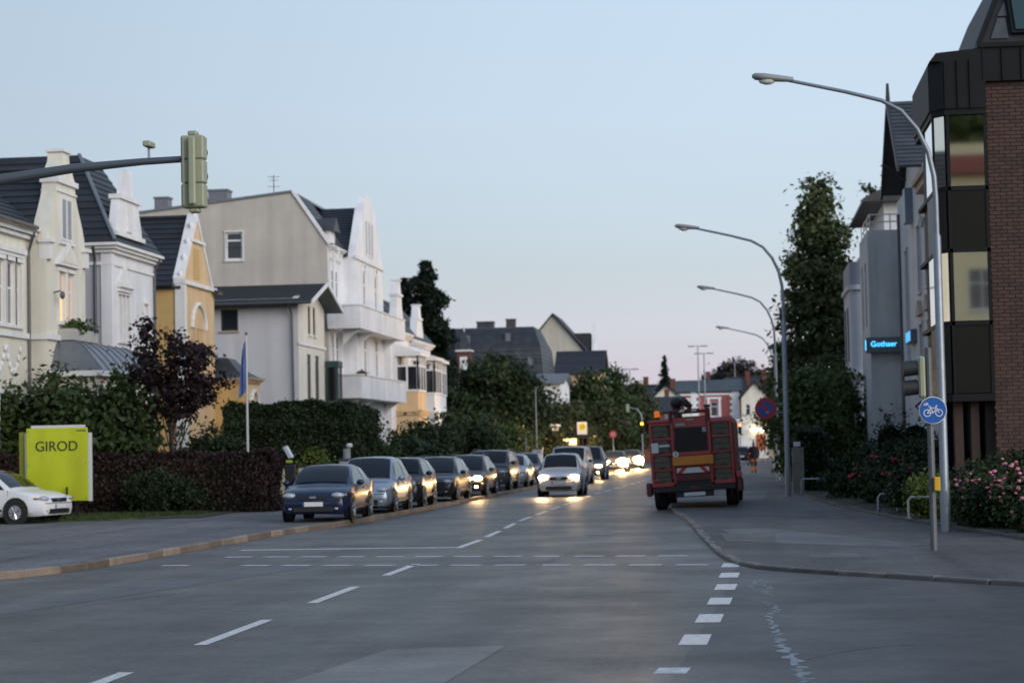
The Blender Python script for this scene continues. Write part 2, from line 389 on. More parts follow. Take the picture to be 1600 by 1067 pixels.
def kerb(name, pts, m, lo, hi, rng_seed):
    """kerb of single granite stones laid along the line, joints left open"""
    k = bpy.data.objects.new(name, None); COL.objects.link(k); struct(k)
    me = bpy.data.meshes.new('kerb_stone'); b = MB().bbox(-0.49, 0.49, -0.075, 0.075, -0.12, 0.125, 0.018)
    me.from_pydata(b.v, [], b.f); me.materials.append(m)
    rr = random.Random(rng_seed); acc = 0.0; nxt = 0.5; cnt = 0
    for i in range(len(pts)-1):
        a, c = Vector((*pts[i], 0)), Vector((*pts[i+1], 0)); L = (c-a).length
        while nxt <= acc + L:
            p = a.lerp(c, (nxt-acc)/L)
            if lo <= p.y <= hi and cnt < 150:
                o = link('kerb_stone', me, k); d = c-a
                o.location = (p.x, p.y, rr.uniform(-0.008, 0.008)); o.rotation_euler = (rr.uniform(-.02, .02), 0, math.atan2(d.y, d.x) + rr.uniform(-.012, .012)); cnt += 1
            nxt += 1.0
        acc += L
    return k
kerb('kerb', LK, M_kerbo, 24, 190, 1)
kerb('kerb', RK, M_kerb, 16, 200, 2).location.z = -0.06
# narrow edging stones along the flower bed on the right
kerb('bed_edging', [(6.75, 29), (5.02, 37.9), (3.56, 48.9), (2.55, 60), (2.0, 73), (2.2, 99)], M_edge, 29, 98, 3)

# markings ------------------------------------------------------------------
def cl(y):
    return float(np.interp(y, [0, 40, 46, 54, 80, 100, 125, 200], [-5.4, -5.4, -5.46, -5.72, -5.75, -5.3, -4.9, -4.7]))
def strip(name, x0, y0, x1, y1, w, m, z=0.004, jag=0.0):
    d = Vector((x1-x0, y1-y0, 0)); n = Vector((-d.y, d.x, 0)).normalized()*w/2; a, b = Vector((x0, y0, z)), Vector((x1, y1, z))
    return MB().quad(a-n, b-n, b+n, a+n).build(name, m, road)
y = 4.1
while y < 36:
    strip('lane_dash', cl(y), y, cl(y+3), y+3, 0.14, M_paint); y += 5.5
strip('lane_line', -5.42, 39.9, -5.4, 43.2, 0.14, M_paint)
y = 44.6
while y < 170:
    strip('lane_dash', cl(y), y, cl(y+3), y+3, 0.13, M_paint); y += 4.6
for k in range(7):
    y0 = 17.6 + 2.47*k; xx = float(np.interp(y0, [17, 20, 23, 25.4, 28, 31], [-0.68, -0.52, -0.4, -0.32, -0.27, -0.24]))
    strip('edge_block', xx, y0, xx+0.03, y0+(0.45 if k == 0 else 1.08), 0.27, M_paint if k else M_paintw)
strip('stop_line', -9.75, 40.35, -5.5, 40.15, 0.32, M_paintw)
for (xa, ya, xb, yb) in [(-9.4, 37.85, -0.75, 35.8), (-9.9, 35.3, -0.35, 33.1)]:
    n = int(math.hypot(xb-xa, yb-ya)/0.72)
    for k in range(n):
        if (xa < -9.6 and k in (1,)) : continue
        t0 = k/n; t1 = t0 + 0.5/0.72/n
        strip('crossing_dash', xa+(xb-xa)*t0, ya+(yb-ya)*t0, xa+(xb-xa)*t1, ya+(yb-ya)*t1, 0.24, M_paintw)
def patch(name, pts, m, z=0.003, parent=road):
    return MB().poly([(x, y, z) for x, y in pts]).build(name, m, parent)
patch('road_patch', [(-3.9, 16.2), (-2.5, 16.0), (-2.3, 20.2), (-3.4, 20.0)], M_patchl)
patch('road_patch', [(-10.6, 24.5), (-8.9, 25), (-7.0, 34.6), (-7.5, 34.8)], M_patchd)
patch('road_patch', [(-1.7, 42.2), (-0.9, 42.2), (-0.95, 43.0), (-1.75, 43.0)], M_patchd)
patch('road_patch', [(-8.6, 41.5), (-7.4, 41.4), (-7.4, 41.9), (-8.6, 42.0)], M_patchd)
patch('road_patch', [(-3.7, 46.5), (-2.6, 46.4), (-2.6, 47.6), (-3.7, 47.8)], M_patchd)
# long trench repairs
patch('road_patch', [(-4.6, 47), (-4.1, 47), (-4.25, 66), (-4.5, 66)], M_patchd)
# a manhole cover
MB().disc((-3.0, 44.8, 0.004), 0.33, 'z', 20, 0.006).build('manhole_cover', mat('cast_iron', (0.05, 0.05, 0.052), 0.45, 0.6), road)
# pale sealed crack snaking over the side street
def crack(pts, w, seed, name='sealed_crack', m=M_seal, z=0.0045, parent=road):
    rr = random.Random(seed); P = catmull(pts, 7 if m is not M_seal else 18); L = []; R = []
    for i, (x, y) in enumerate(P):
        ww = w*rr.uniform(0.25, 1.25); jx = rr.uniform(-0.035, 0.035) if m is not M_seal else .03*math.sin(i*.9+seed)+rr.uniform(-.01, .01)
        jy = .05 if m is not M_seal else .02; L.append((x-ww/2+jx, y+rr.uniform(-jy, jy), z)); R.append((x+ww/2+jx, y+rr.uniform(-jy, jy), z))
    mb = MB()
    for i in range(len(P)-1):
        if m is M_seal and rr.random() < .16: continue
        mb.quad(L[i], R[i], R[i+1], L[i+1])
    return mb.build(name, m, parent)
crack([(0.46, 18.6), (0.9, 19.4), (1.5, 19.9)], 0.05, 23, m=M_patchd)
crack([(0.48, 15.5), (0.44, 17), (0.42, 18.2), (0.33, 19.6), (0.30, 20.6)], 0.12, 3)
crack([(0.31, 20.9), (0.27, 22), (0.24, 23.3), (0.34, 24.2), (0.22, 25.3)], 0.065, 4)
crack([(0.32, 26.2), (0.25, 27.0), (0.30, 27.8), (0.12, 28.6)], 0.06, 5)
crack([(0.08, 27.4), (0.06, 28.2), (0.22, 29.5)], 0.05, 6)
crack([(-9.5, 22.5), (-8.4, 26), (-7.1, 30)], 0.03, 9, m=M_patchd)
crack([(-3.3, 33), (-3.1, 40), (-3.3, 56)], 0.05, 10, m=M_patchd)
# pavement repairs on the right
patch('pavement_patch', [(0.15, 39.0), (2.6, 36.3), (3.2, 37.2), (1.9, 41.0), (0.4, 45.5), (-0.5, 45.0)], M_patchd, 0.0635)
patch('pavement_patch', [(-0.35, 39.4), (0.55, 39.0), (0.62, 42.6), (-0.5, 43.0)], M_patchw, 0.067)
patch('pavement_patch', [(1.0, 33.6), (1.8, 33.4), (1.8, 34.8), (1.05, 34.9)], M_patchw, 0.0635)
patch('pavement_patch', [(-0.9, 66), (0.6, 66), (0.9, 80), (-0.9, 80)], M_patchw, 0.0635)
patch('pavement_patch', [(-15, 34), (-12.6, 34.2), (-13.2, 40), (-15.5, 40)], M_patchd, 0.1035)
crack([(-14.6, 52), (-13.6, 50.6), (-13.2, 50.2), (-13.1, 48.5)], 0.07, 12, 'pavement_crack', M_patchd, 0.1045)
# ================================================================ HOUSES, shared pieces
M_glass = mat('window_glass', (0.018, 0.022, 0.028), 0.08, spec=0.8)
M_glassd = mat('dark_window_glass', (0.008, 0.009, 0.010), 0.1, spec=0.4)
M_curt = mat('curtained_glass', (0.16, 0.165, 0.17), 0.15, var=0.25, vscale=4, spec=0.8)
M_warm = mat('lamp_lit_window', (0.3, 0.2, 0.1), 0.2, emit=(1.0, 0.55, 0.2), estr=0.9)
M_peach = mat('peach_curtain_glass', (0.50, 0.30, 0.17), 0.2, emit=(1.0, 0.55, 0.25), estr=0.12)
M_white = mat('white_stucco', (0.76, 0.765, 0.78), 0.8, var=0.10, vscale=0.9, streak=0.15, bump=0.15, bscale=30)
M_cream = mat('cream_stucco', (0.74, 0.71, 0.60), 0.8, var=0.10, vscale=0.9, streak=0.15, bump=0.15, bscale=30)
M_trim = mat('white_trim', (0.76, 0.755, 0.74), 0.7, var=0.08, vscale=3, streak=0.12)
M_frame = mat('white_window_frame', (0.74, 0.74, 0.74), 0.5, var=0.05)
M_lilac = mat('grey_lilac_stucco', (0.42, 0.43, 0.48), 0.8, var=0.07, vscale=1.2, streak=0.10)
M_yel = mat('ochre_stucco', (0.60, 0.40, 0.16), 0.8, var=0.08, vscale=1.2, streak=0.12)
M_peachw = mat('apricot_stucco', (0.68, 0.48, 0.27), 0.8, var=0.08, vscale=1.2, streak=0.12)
M_beige = mat('weathered_beige_stucco', (0.49, 0.455, 0.405), 0.85, var=0.12, vscale=0.6, streak=0.13, bump=0.15, bscale=25)
M_roofd = mat('black_roof_tile', (0.018, 0.020, 0.024), 0.55, var=0.35, vscale=1.5, island=0.25)
M_slate = mat('grey_slate', (0.045, 0.047, 0.052), 0.5, var=0.4, vscale=1.2, streak=0.3, island=0.2)
M_zinc = mat('zinc_sheet', (0.20, 0.215, 0.235), 0.4, 0.5, var=0.15, vscale=3)
M_gutter = mat('gutter_metal', (0.10, 0.105, 0.115), 0.45, 0.6)
M_green = mat('dark_green_paint', (0.02, 0.05, 0.045), 0.5)
M_dframe = mat('dark_window_frame', (0.02, 0.021, 0.022), 0.5)
M_rbrick = mat('red_brick_plain', (0.13, 0.047, 0.036), 0.8, var=0.25, vscale=8)

def window(root, O, R, U, w, h, nx=2, tr=0.35, fm=None, gm=None, depth=0.13, sill=True, fw=0.07, surround=0.0, sm=None, name='window'):
    """casement set back in its opening: frame with mullions and transom, one pane per light, sill; outward = R x U"""
    fm = fm or M_frame; O, R, U = Vector(O), Vector(R), Vector(U); N = R.cross(U)
    def bar(mb, r0, r1, u0, u1, d0, d1):
        pts = [O+R*r0+U*u0-N*d1, O+R*r1+U*u0-N*d1, O+R*r1+U*u1-N*d1, O+R*r0+U*u1-N*d1]
        mb.prism(pts, N*(d1-d0))
    mb = MB(); d0, d1 = depth-0.07, depth+0.02; e = 0.002
    bar(mb, e, fw, e, h-e, d0, d1); bar(mb, w-fw, w-e, e, h-e, d0, d1); bar(mb, fw, w-fw, e, fw, d0, d1); bar(mb, fw, w-fw, h-fw, h-e, d0, d1)
    xs = [fw + (w-2*fw)*i/nx for i in range(nx+1)]; us = [fw] + ([h*(1-tr)] if tr else []) + [h-fw]; mw = fw*0.5
    for x in xs[1:-1]: bar(mb, x-mw, x+mw, fw, h-fw, d0+0.008, d1)
    if tr: bar(mb, fw, w-fw, us[1]-mw, us[1]+mw, d0+0.004, d1)
    win = mb.build(name, fm, root)
    for i in range(nx):
        for j in range(len(us)-1):
            a, b, c, d = xs[i]+(mw if i else 0), xs[i+1]-(mw if i < nx-1 else 0), us[j]+(mw if j else 0), us[j+1]-(mw if j < len(us)-2 else 0)
            g = gm[(i*(len(us)-1)+j) % len(gm)] if isinstance(gm, list) else (gm or M_glass)
            p = MB(); bar(p, a+.001, b-.001, c+.001, d-.001, depth-0.035, depth+0.0); p.build('pane', g, win)
    if sill:
        p = MB(); bar(p, -0.08, w+0.08, -0.09, -0.003, -0.10, depth); p.build('sill', sm or M_trim, win)
    if surround:
        p = MB(); s = surround
        bar(p, -s, -0.004, 0.0, h, -0.05, -0.002); bar(p, w+0.004, w+s, 0.0, h, -0.05, -0.002); bar(p, -s*1.3, w+s*1.3, h+0.004, h+s*1.2, -0.08, -0.002)
        p.build('surround', sm or M_trim, win)
    return win
RX, RYm, UZ = Vector((0, 1, 0)), Vector((1, 0, 0)), Vector((0, 0, 1))
# a street front on the left side faces +X: R runs along +Y.  A side wall facing the camera faces -Y: R runs along +X.
def front(root, X, y0, y1, z0, z1, holes, m, name='front_wall'):
    mb = MB().wall((X, y0, z0), RX, UZ, y1-y0, z1-z0, [(a-y0, b-y0, c-z0, d-z0) for a, b, c, d in holes])
    return mb.build(name, m, root)
def side(root, Y, x0, x1, z0, z1, holes, m, name='side_wall'):
    mb = MB().wall((x0, Y, z0), RYm, UZ, x1-x0, z1-z0, [(a-x0, b-x0, c-z0, d-z0) for a, b, c, d in holes])
    return mb.build(name, m, root)
def fwin(root, X, a, b, c, d, **k): return window(root, (X, a, c), RX, UZ, b-a, d-c, **k)
def swin(root, Y, a, b, c, d, **k): return window(root, (a, Y, c), RYm, UZ, b-a, d-c, **k)
def cornice(root, x0, x1, y0, y1, z, m=None, hgt=0.28, proj=0.25, name='cornice'):
    """stepped moulding round the street front and the camera-side wall: x1 front plane, y0 side plane"""
    mb = MB()
    for i, (p, dz) in enumerate([(0.4, 0.0), (0.7, 0.36), (1.0, 0.68)]):
        q = proj*p
        mb.box(x0, x1+q, y0-q, y1+q*0.3, z+hgt*dz, z+hgt*(dz+0.30))
    return mb.build(name, m or M_trim, root)
def body(root, x0, x1, y0, y1, z0, z1, m, name='wall'):
    """hidden back, far side and top of a house, set just inside the visible walls"""
    return MB().box(x0, x1-0.3, y0+0.3, y1-0.02, z0, z1).build(name, m, root)
def gable_slab(root, X, prof, yc, th, m, name='gable'):
    """shaped gable: prof = [(z, half width)], slab thickness th behind plane X"""
    L = [(X, yc-w, z) for z, w in prof]; Rr = [(X, yc+w, z) for z, w in prof[::-1]]
    return MB().prism([tuple(p) for p in L+Rr][::-1], (-th, 0, 0)).build(name, m, root)
def chimney(root, x, y, z0, z1, w=0.5, m=None):
    mb = MB().box(x-w/2, x+w/2, y-w/2, y+w/2, z0, z1).box(x-w/2-.06, x+w/2+.06, y-w/2-.06, y+w/2+.06, z1+.001, z1+.1)
    return mb.build('chimney', m or M_rbrick, root)
def pipe(root, pts, r=0.05, m=None, name='downpipe'): return MB().tube(pts, r, 8).build(name, m or M_gutter, root)

# ---------------------------------------------------------------- cream villa with curved gable
A = thing('cream_villa', 'cream villa with a curved Dutch gable and a lamp-lit window', 'house', (-29, 60, 0))
XA, XR = -23.1, -22.5
holes = [(64.75, 65.45, 6.1, 8.15), (65.6, 66.1, 6.1, 8.15), (63.85, 64.55, 6.1, 8.15), (62.0, 63.2, 6.1, 8.1), (64.0, 65.8, 1.6, 3.9), (58, 59.2, 6.1, 8.1)]
front(A, XA, 52, 66.9, 0, 9.0, holes, M_cream)
for h in holes: fwin(A, XA, *h, nx=1 if h[1]-h[0] < 1 else 2, tr=0.42, surround=0.12, gm=[M_curt, M_glass])
MB().box(XA-0.02, XA+0.16, 63.5, 66.35, 8.42, 8.6).box(XA-0.02, XA+0.10, 63.6, 66.25, 8.3, 8.419).build('window_hood', M_trim, A)
cornice(A, -24, XA, 52, 66.88, 8.98, M_trim, 0.4, 0.4)
MB().box(XA-.05, XA+0.10, 52, 66.9, 5.72, 5.9).build('string_course', M_trim, A)
body(A, -36, XA, 52, 70.8, 0, 8.9, M_cream)
# projecting bay
ch = [(68.1, 68.78, 6.35, 8.05), (69.0, 69.68, 6.35, 8.05)]
front(A, XR, 66.9, 71.0, 0, 9.0, ch + [(68.1, 69.7, 1.8, 4.0)], M_cream)
side(A, 66.9, XA, XR, 0, 9.0, [], M_cream)
fwin(A, XR, *ch[0], nx=1, tr=0.38, gm=[M_warm, M_peach], surround=0.1); fwin(A, XR, *ch[1], nx=1, tr=0.38, gm=[M_peach, M_peach], surround=0.1)
MB().prism([(XR-.01, 67.75, 8.25), (XR-.01, 70.05, 8.25), (XR-.01, 68.9, 9.05)], (0.16, 0, 0)).build('pediment', M_trim, A)
MB().prism([(XR+.13, 68.1, 8.35), (XR+.13, 69.7, 8.35), (XR+.13, 68.9, 8.9)], (0.04, 0, 0)).build('pediment_field', M_cream, A)
for yy in (67.05, 70.85):
    MB().box(XR-.25, XR+.14, yy-.16, yy+.16, 8.35, 8.9).box(XR-.25, XR+.22, yy-.24, yy+.24, 8.9, 9.02).build('bracket', M_trim, A)
MB().box(XA-.1, XR+.10, 66.82, 71.05, 5.72, 5.9).build('string_course', M_trim, A)
prof = [(9.0, 2.0), (9.35, 1.95), (9.7, 1.75), (10.1, 1.45), (10.45, 1.2), (10.7, 1.05), (10.95, 1.0), (11.2, 1.02), (11.35, 0.85), (11.6, 0.62), (11.8, 0.42), (12.12, 0.34)]
gable_slab(A, XR, prof, 69.0, 0.5, M_cream)
MB().box(XR-.56, XR+.09, 67.95, 70.1, 11.02, 11.2).box(XR-.54, XR+.05, 68.0, 70.05, 10.72, 10.8).build('gable_band', M_trim, A)
MB().box(XR-.56, XR+.08, 68.58, 69.42, 12.121, 12.22).build('gable_cap', M_trim, A)
for yy in (68.45, 68.95, 69.1): pass
for a, b in ((68.45, 68.85), (69.0, 69.4)):
    MB().box(XR+.003, XR+.05, a-.06, b+.06, 9.12, 10.6).build('blind_window', M_trim, A)
    MB().box(XR+.052, XR+.06, a+.03, b-.03, 9.2, 10.5).build('blind_pane', M_curt, A)
MB().box(XR+.003, XR+.10, 68.2, 69.7, 8.98, 9.08).build('sill_band', M_trim, A)
# roofs: main slope to the street, cross roof behind the gable
MB().roof((XA+.35, 51.5, 9.35), (XA+.35, 66.95, 9.35), (-26.4, 66.95, 12.4), (-26.4, 51.5, 12.4)).roof((-29.6, 71.2, 9.35), (-29.6, 51.5, 9.35), (-26.4, 51.5, 12.4), (-26.4, 71.2, 12.4)).build('roof', M_roofd, A)
MB().roof((-26.6, 66.75, 9.1), (XR-.5, 66.75, 9.1), (XR-.5, 69.0, 11.55), (-26.6, 69.0, 11.55)).roof((XR-.5, 71.25, 9.1), (-26.6, 71.25, 9.1), (-26.6, 69, 11.55), (XR-.5, 69, 11.55)).build('cross_roof', M_roofd, A)
MB().tube([(-26.6, 69, 11.6), (XR-.5, 69, 11.6)], 0.09, 6).build('ridge_cap', M_slate, A)
MB().quad((-24.55, 65.1, 10.72), (-24.2, 65.1, 10.36), (-24.2, 66.1, 10.36), (-24.55, 66.1, 10.72)).build('roof_light', M_zinc, A)
# ground floor oriel with zinc roof and a planted balcony on top
OX = -20.9
MB().box(XR, OX-.1, 67.4, 74.0, 0, 4.5).build('oriel_wall', M_cream, A)
MB().box(XR, OX+.12, 67.2, 74.2, 4.5, 4.68).build('oriel_cornice', M_trim, A)
p = []
for t in range(7):
    u = t/6; p.append((OX+.1-1.3*u, 4.68+1.05*math.sin(u*PI/2)))
mb = MB()
for i in range(6):
    (xa, za), (xb, zb) = p[i], p[i+1]; o0, o1 = 0.9*i/6, 0.9*(i+1)/6
    mb.quad((xa, 67.2+o0, za), (xa, 74.2-o0, za), (xb, 74.2-o1, zb), (xb, 67.2+o1, zb))
    mb.quad((XR, 67.2+o0, za), (xa, 67.2+o0, za), (xb, 67.2+o1, zb), (XR, 67.2+o1, zb))
orf = mb.build('oriel_roof', M_zinc, A)
for k in range(9):
    mb = MB(); yy = 67.4+0.82*k; path = []
    for i in range(6):
        (xa, za), (xb, zb) = p[i], p[i+1]; cl_ = lambda q, o: min(max(q, 67.2+o), 74.2-o)
        path += [(xa+.01, cl_(yy, .9*i/6), za+.015)]
    mb.tube(path, 0.022, 5).build('standing_seam', M_zinc, orf)
MB().box(XR+.01, XR+.55, 68.0, 70.6, 5.74, 6.12).build('planter_balustrade', mat('grey_stone', (0.42, 0.41, 0.38), .8, var=.15, vscale=4), A)
me = blob_leaves('balcony_plants', leafmat('balcony_leaf', (0.03, 0.06, 0.015), (0.09, 0.13, 0.03)), [(6.78, 8.75, 6.15, .25, .55, .22), (6.78, 10.1, 6.15, .25, .45, .2)], 900, 0.07, 5, .1)
link('balcony_plants', me, A)
MB().tube([(XR+.02, 67.6, 7.3), (XR+.25, 67.6, 7.35)], 0.03, 6).ell((XR+.3, 67.6, 7.2), (.09, .09, .14), 8, 6).build('wall_lantern', M_gutter, A)
for yy in (63.9, 65.3):   # stucco garland
    mb = MB()
    for k in range(9):
        t = k/8; mb.ell((XA+.03, yy+(t-.5)*1.3, 5.35-0.75*math.sin(t*PI)), (.05, .12, .12), 8, 6)
    mb.build('stucco_garland', M_trim, A)

pipe(A, [(XA+.3, 66.6, 9.2), (XA+.08, 66.7, 8.6), (XA+.08, 66.7, 0)], .05)
MB().tube([(XA+.45, 51.5, 9.33), (XA+.45, 66.5, 9.33)], .07, 6).build('gutter', M_gutter, A)
# ---------------------------------------------------------------- white villa with obelisk gable
B = thing('white_villa', 'white villa with grey-lilac side wall and obelisk-topped gable', 'house', (-26, 76, 0))
bh = [(74.85, 75.2, 6.05, 7.75), (75.32, 75.67, 6.05, 7.75), (75.79, 76.14, 6.05, 7.75), (78.2, 78.62, 5.4, 7.6), (75.0, 76.2, 1.8, 4.2)]
front(B, XR, 74.0, 79.7, 0, 9.5, bh, M_white)
for h in bh[:3]: fwin(B, XR, *h, nx=1, tr=0.45, gm=[M_curt, M_glass], surround=0.05, fw=.06)
fwin(B, XR, *bh[3], nx=1, tr=0.4, gm=[M_curt], surround=0.08); fwin(B, XR, *bh[4], nx=2)
side(B, 74.0, -36, XR, 0, 9.5, [], M_lilac)
MB().box(XR-.35, XR+.05, 73.95, 74.35, 0, 9.4).build('corner_pilaster', M_white, B)
body(B, -36, XR, 74, 79.7, 0, 9.4, M_white)
MB().box(-36, XR+.10, 73.9, 79.75, 5.1, 5.3).build('string_course', M_cream, B)
MB().box(-36, XR+.06, 73.94, 79.72, 8.75, 8.87).build('string_course', M_trim, B)
cornice(B, -36, XR, 74.0, 79.8, 9.2, M_trim, 0.35, 0.35)
MB().box(XR-.02, XR+.22, 74.7, 76.4, 8.0, 8.16).box(XR-.02, XR+.12, 74.75, 76.35, 7.85, 7.999).build('window_hood', M_trim, B)
MB().prism([(XR, 74.75, 8.17), (XR, 76.35, 8.17), (XR, 75.9, 8.5), (XR, 75.55, 8.95), (XR, 75.2, 8.5)], (0.1, 0, 0)).build('window_crest', M_trim, B)
prof = [(9.55, 1.75), (9.9, 1.7), (10.3, 1.62), (10.7, 1.42), (11.1, 1.28), (11.35, 1.2), (11.42, 0.62), (11.8, 0.52), (12.3, 0.42), (12.42, 0.4)]
gable_slab(B, XR+.1, [(z, w*(1.0 if z < 11.4 else .9)) for z, w in prof], 76.05, 0.30, M_white)
MB().box(XR-.28, XR+.2, 74.75, 77.35, 11.25, 11.42).box(XR-.28, XR+.2, 74.25, 77.85, 9.86, 10.02).build('gable_band', M_trim, B)
MB().box(XR+.103, XR+.16, 75.65, 76.35, 10.1, 11.15).build('blind_window', M_trim, B)
MB().roof((-36, 73.7, 9.55), (XR+.25, 73.7, 9.55), (-24.2, 75.8, 13.0), (-36, 75.8, 13.0)).roof((XR+.25, 73.7, 9.55), (XR+.25, 79.9, 9.55), (-24.2, 78.2, 13.0), (-24.2, 75.8, 13.0)).build('roof', M_roofd, B)
MB().tube([(XR+.25, 73.7, 9.62), (-24.2, 75.8, 13.05)], 0.08, 6).build('hip_cap', M_zinc, B)
MB().box(-36, -24.3, 75.8, 78.2, 12.9, 13.03).build('roof_deck', M_roofd, B)

pipe(B, [(XR+.3, 79.5, 9.4), (XR+.07, 79.5, 8.9), (XR+.07, 79.5, 0)], .05)
pipe(B, [(XR-.55, 73.7, 9.4), (XR-.55, 73.93, 8.9), (XR-.55, 73.93, 0)], .05)
# ---------------------------------------------------------------- ochre gabled house with porch
Cc = thing('ochre_house', 'ochre yellow house with steep black roof and white stepped gable trim', 'house', (-28, 88, 0))
XC = -23.0
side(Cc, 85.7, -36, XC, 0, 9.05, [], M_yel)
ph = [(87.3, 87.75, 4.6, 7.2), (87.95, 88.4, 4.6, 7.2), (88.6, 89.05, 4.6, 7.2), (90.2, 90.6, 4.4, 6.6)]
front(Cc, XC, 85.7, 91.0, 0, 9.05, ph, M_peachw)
for h in ph: fwin(Cc, XC, *h, nx=1, tr=0.3, fm=M_peachw, gm=[M_peach, M_curt], sill=False)
body(Cc, -36, XC, 85.7, 91, 0, 9.0, M_yel)
MB().prism([(XC, 85.75, 9.05), (XC, 90.5, 9.05), (XC, 88.12, 12.0)][::-1], (-0.35, 0, 0)).build('gable', M_peachw, Cc)
# white dentils climbing the gable, finial
for s_ in (-1, 1):
    MB().prism([(XC+.06, 88.12+s_*2.5, 8.95), (XC+.06, 88.12+s_*2.5, 9.2), (XC+.06, 88.12, 12.15), (XC+.06, 88.12, 11.85)], (-.44, 0, 0)).build('gable_coping', M_trim, Cc)
    for k in range(4):
        t = (k+.1)/4; yy = 88.12 + s_*2.42*(1-t); zz = 9.05+3.0*t
        MB().ell((XC-.1, yy, zz+.2), (.11, .11, .17), 8, 6).build('gable_knob', M_trim, Cc)
MB().tube([(XC-.1, 88.12, 11.9), (XC-.1, 88.12, 12.35)], 0.09, 8).ell((XC-.1, 88.12, 12.42), (.13, .13, .13), 8, 6).build('finial', M_trim, Cc)
MB().box(XC-.02, XC+.14, 85.6, 91.05, 8.95, 9.12).box(XC-.02, XC+.10, 87.0, 89.3, 10.85, 10.98).build('string_course', M_trim, Cc)
MB().box(XC-.3, XC+.10, 85.62, 86.0, 0, 8.94).build('corner_pilaster', M_trim, Cc)
MB().box(XC-.34, XC+.16, 85.55, 86.06, 6.7, 6.9).build('pilaster_collar', M_trim, Cc)
for a in (87.75, 88.3):
    MB().box(XC+.003, XC+.04, a-.16, a+.16, 9.3, 10.6).build('gable_slot', M_yel, Cc)
mb = MB()
for k in range(12):
    t0, t1 = PI*k/12, PI*(k+1)/12
    mb.tube([(XC+.05, 88.17-1.15*math.cos(t0), 7.2+1.05*math.sin(t0)), (XC+.05, 88.17-1.15*math.cos(t1), 7.2+1.05*math.sin(t1))], 0.09, 6)
mb.build('arch_moulding', M_trim, Cc)
MB().roof((-36, 85.35, 8.85), (XC-.36, 85.35, 8.85), (XC-.36, 88.12, 11.95), (-36, 88.12, 11.95)).roof((XC-.36, 90.9, 8.85), (-36, 90.9, 8.85), (-36, 88.12, 11.95), (XC-.36, 88.12, 11.95)).build('roof', M_roofd, Cc)
MB().tube([(-36, 88.12, 12.0), (XC-.3, 88.12, 12.0)], 0.1, 6).build('ridge_cap', M_roofd, Cc)
MB().roof((XC+.35, 90.5, 8.9), (XC+.35, 91.3, 8.9), (-24.5, 91.3, 10.1), (-24.5, 90.5, 10.1)).build('side_roof', M_slate, Cc)
MB().tube([(XC-.05, 85.62, 8.8), (-36, 85.3, 8.8)], 0.07, 6).build('gutter', M_gutter, Cc)
MB().ell((-24.6, 85.6, 7.9), (.12, .12, .1), 8, 6).build('wall_lamp', M_frame, Cc)
MB().ell((-25.5, 85.6, 8.7), (.12, .12, .1), 8, 6).build('wall_lamp', M_frame, Cc)
chimney(Cc, -29.5, 88.3, 11.8, 13.0, .55, mat('dark_chimney', (0.06, .055, .055), .8, var=.2, vscale=6))
# porch
MB().wall((-23.9, 91.0, 0), RYm, UZ, 2.3, 5.0, []).build('porch_side', M_yel, Cc)
mb = MB().wall((-21.6, 91.0, 0), RX, UZ, 2.6, 5.0, [(0.65, 1.95, 1.2, 3.9)], 0.3); mb.build('porch_front', M_peachw, Cc)
MB().box(-21.95, -21.92, 91.6, 93.0, 1.2, 4.0).build('porch_door', M_curt, Cc)
mb = MB()
for k in range(10):
    t0, t1 = PI*k/10, PI*(k+1)/10
    mb.tube([(-21.55, 92.3-.72*math.cos(t0), 3.9+.72*math.sin(t0)), (-21.55, 92.3-.72*math.cos(t1), 3.9+.72*math.sin(t1))], 0.1, 6)
mb.build('porch_arch', M_trim, Cc)
cornice(Cc, -23.9, -21.6, 91.0, 93.6, 4.95, M_peachw, .2, .22, 'porch_cornice')
mb = MB(); pr = [(0.0, 5.16), (.35, 5.26), (.7, 5.46), (1.0, 5.75), (1.25, 6.05), (1.5, 6.12)]
for i in range(5):
    (a, za), (b, zb) = pr[i], pr[i+1]
    mb.quad((-24.2, 90.7+a*.75, za), (-21.3-a, 90.7+a*.75, za), (-21.3-b, 90.7+b*.75, zb), (-24.2, 90.7+b*.75, zb))
    mb.quad((-21.3-a, 90.7+a*.75, za), (-21.3-a, 93.9-a*.75, za), (-21.3-b, 93.9-b*.75, zb), (-21.3-b, 90.7+b*.75, zb))
mb.build('porch_roof', mat('dark_zinc', (0.05, .052, .055), .45, .4, var=.2, vscale=3), Cc)

# ---------------------------------------------------------------- small white house with overhanging roof
D = thing('small_white_house', 'small white house with low black overhanging roof and one dark side window', 'house', (-28, 110, 0))
ZR = 10.62
sd = [(-26.55, -25.65, 8.15, 9.25)]
side(D, 106.4, -38, XR, 0, 9.75, sd, mat('pale_grey_render', (0.56, 0.555, 0.57), .85, var=.06, vscale=.7, streak=.12))
swin(D, 106.4, *sd[0], nx=1, tr=0, fm=M_dframe, fw=.1, sm=mat('sandstone_sill', (.42, .34, .26), .8))
dh = [(108.9, 109.6, 8.0, 9.5), (110.2, 110.9, 8.0, 9.5), (108.5, 109.55, 4.5, 6.95), (110.6, 111.7, 4.5, 6.95)]
M_dcream = mat('ivory_stucco', (0.70, 0.665, 0.585), .8, var=.07, vscale=1.2, streak=.10)
front(D, XR, 106.4, 113.2, 0, 9.75, dh, M_dcream)
fwin(D, XR, *dh[0], nx=1, tr=0, fm=M_dframe, gm=M_glassd); fwin(D, XR, *dh[1], nx=1, tr=0, fm=M_dframe, gm=M_glassd)
fwin(D, XR, *dh[2], nx=1, tr=0.25, fm=M_green, gm=M_glass); fwin(D, XR, *dh[3], nx=1, tr=0.25, fm=M_green, gm=M_glass)
MB().box(XR-.02, XR+.08, 106.35, 113.25, 7.35, 7.5).build('string_course', M_trim, D)
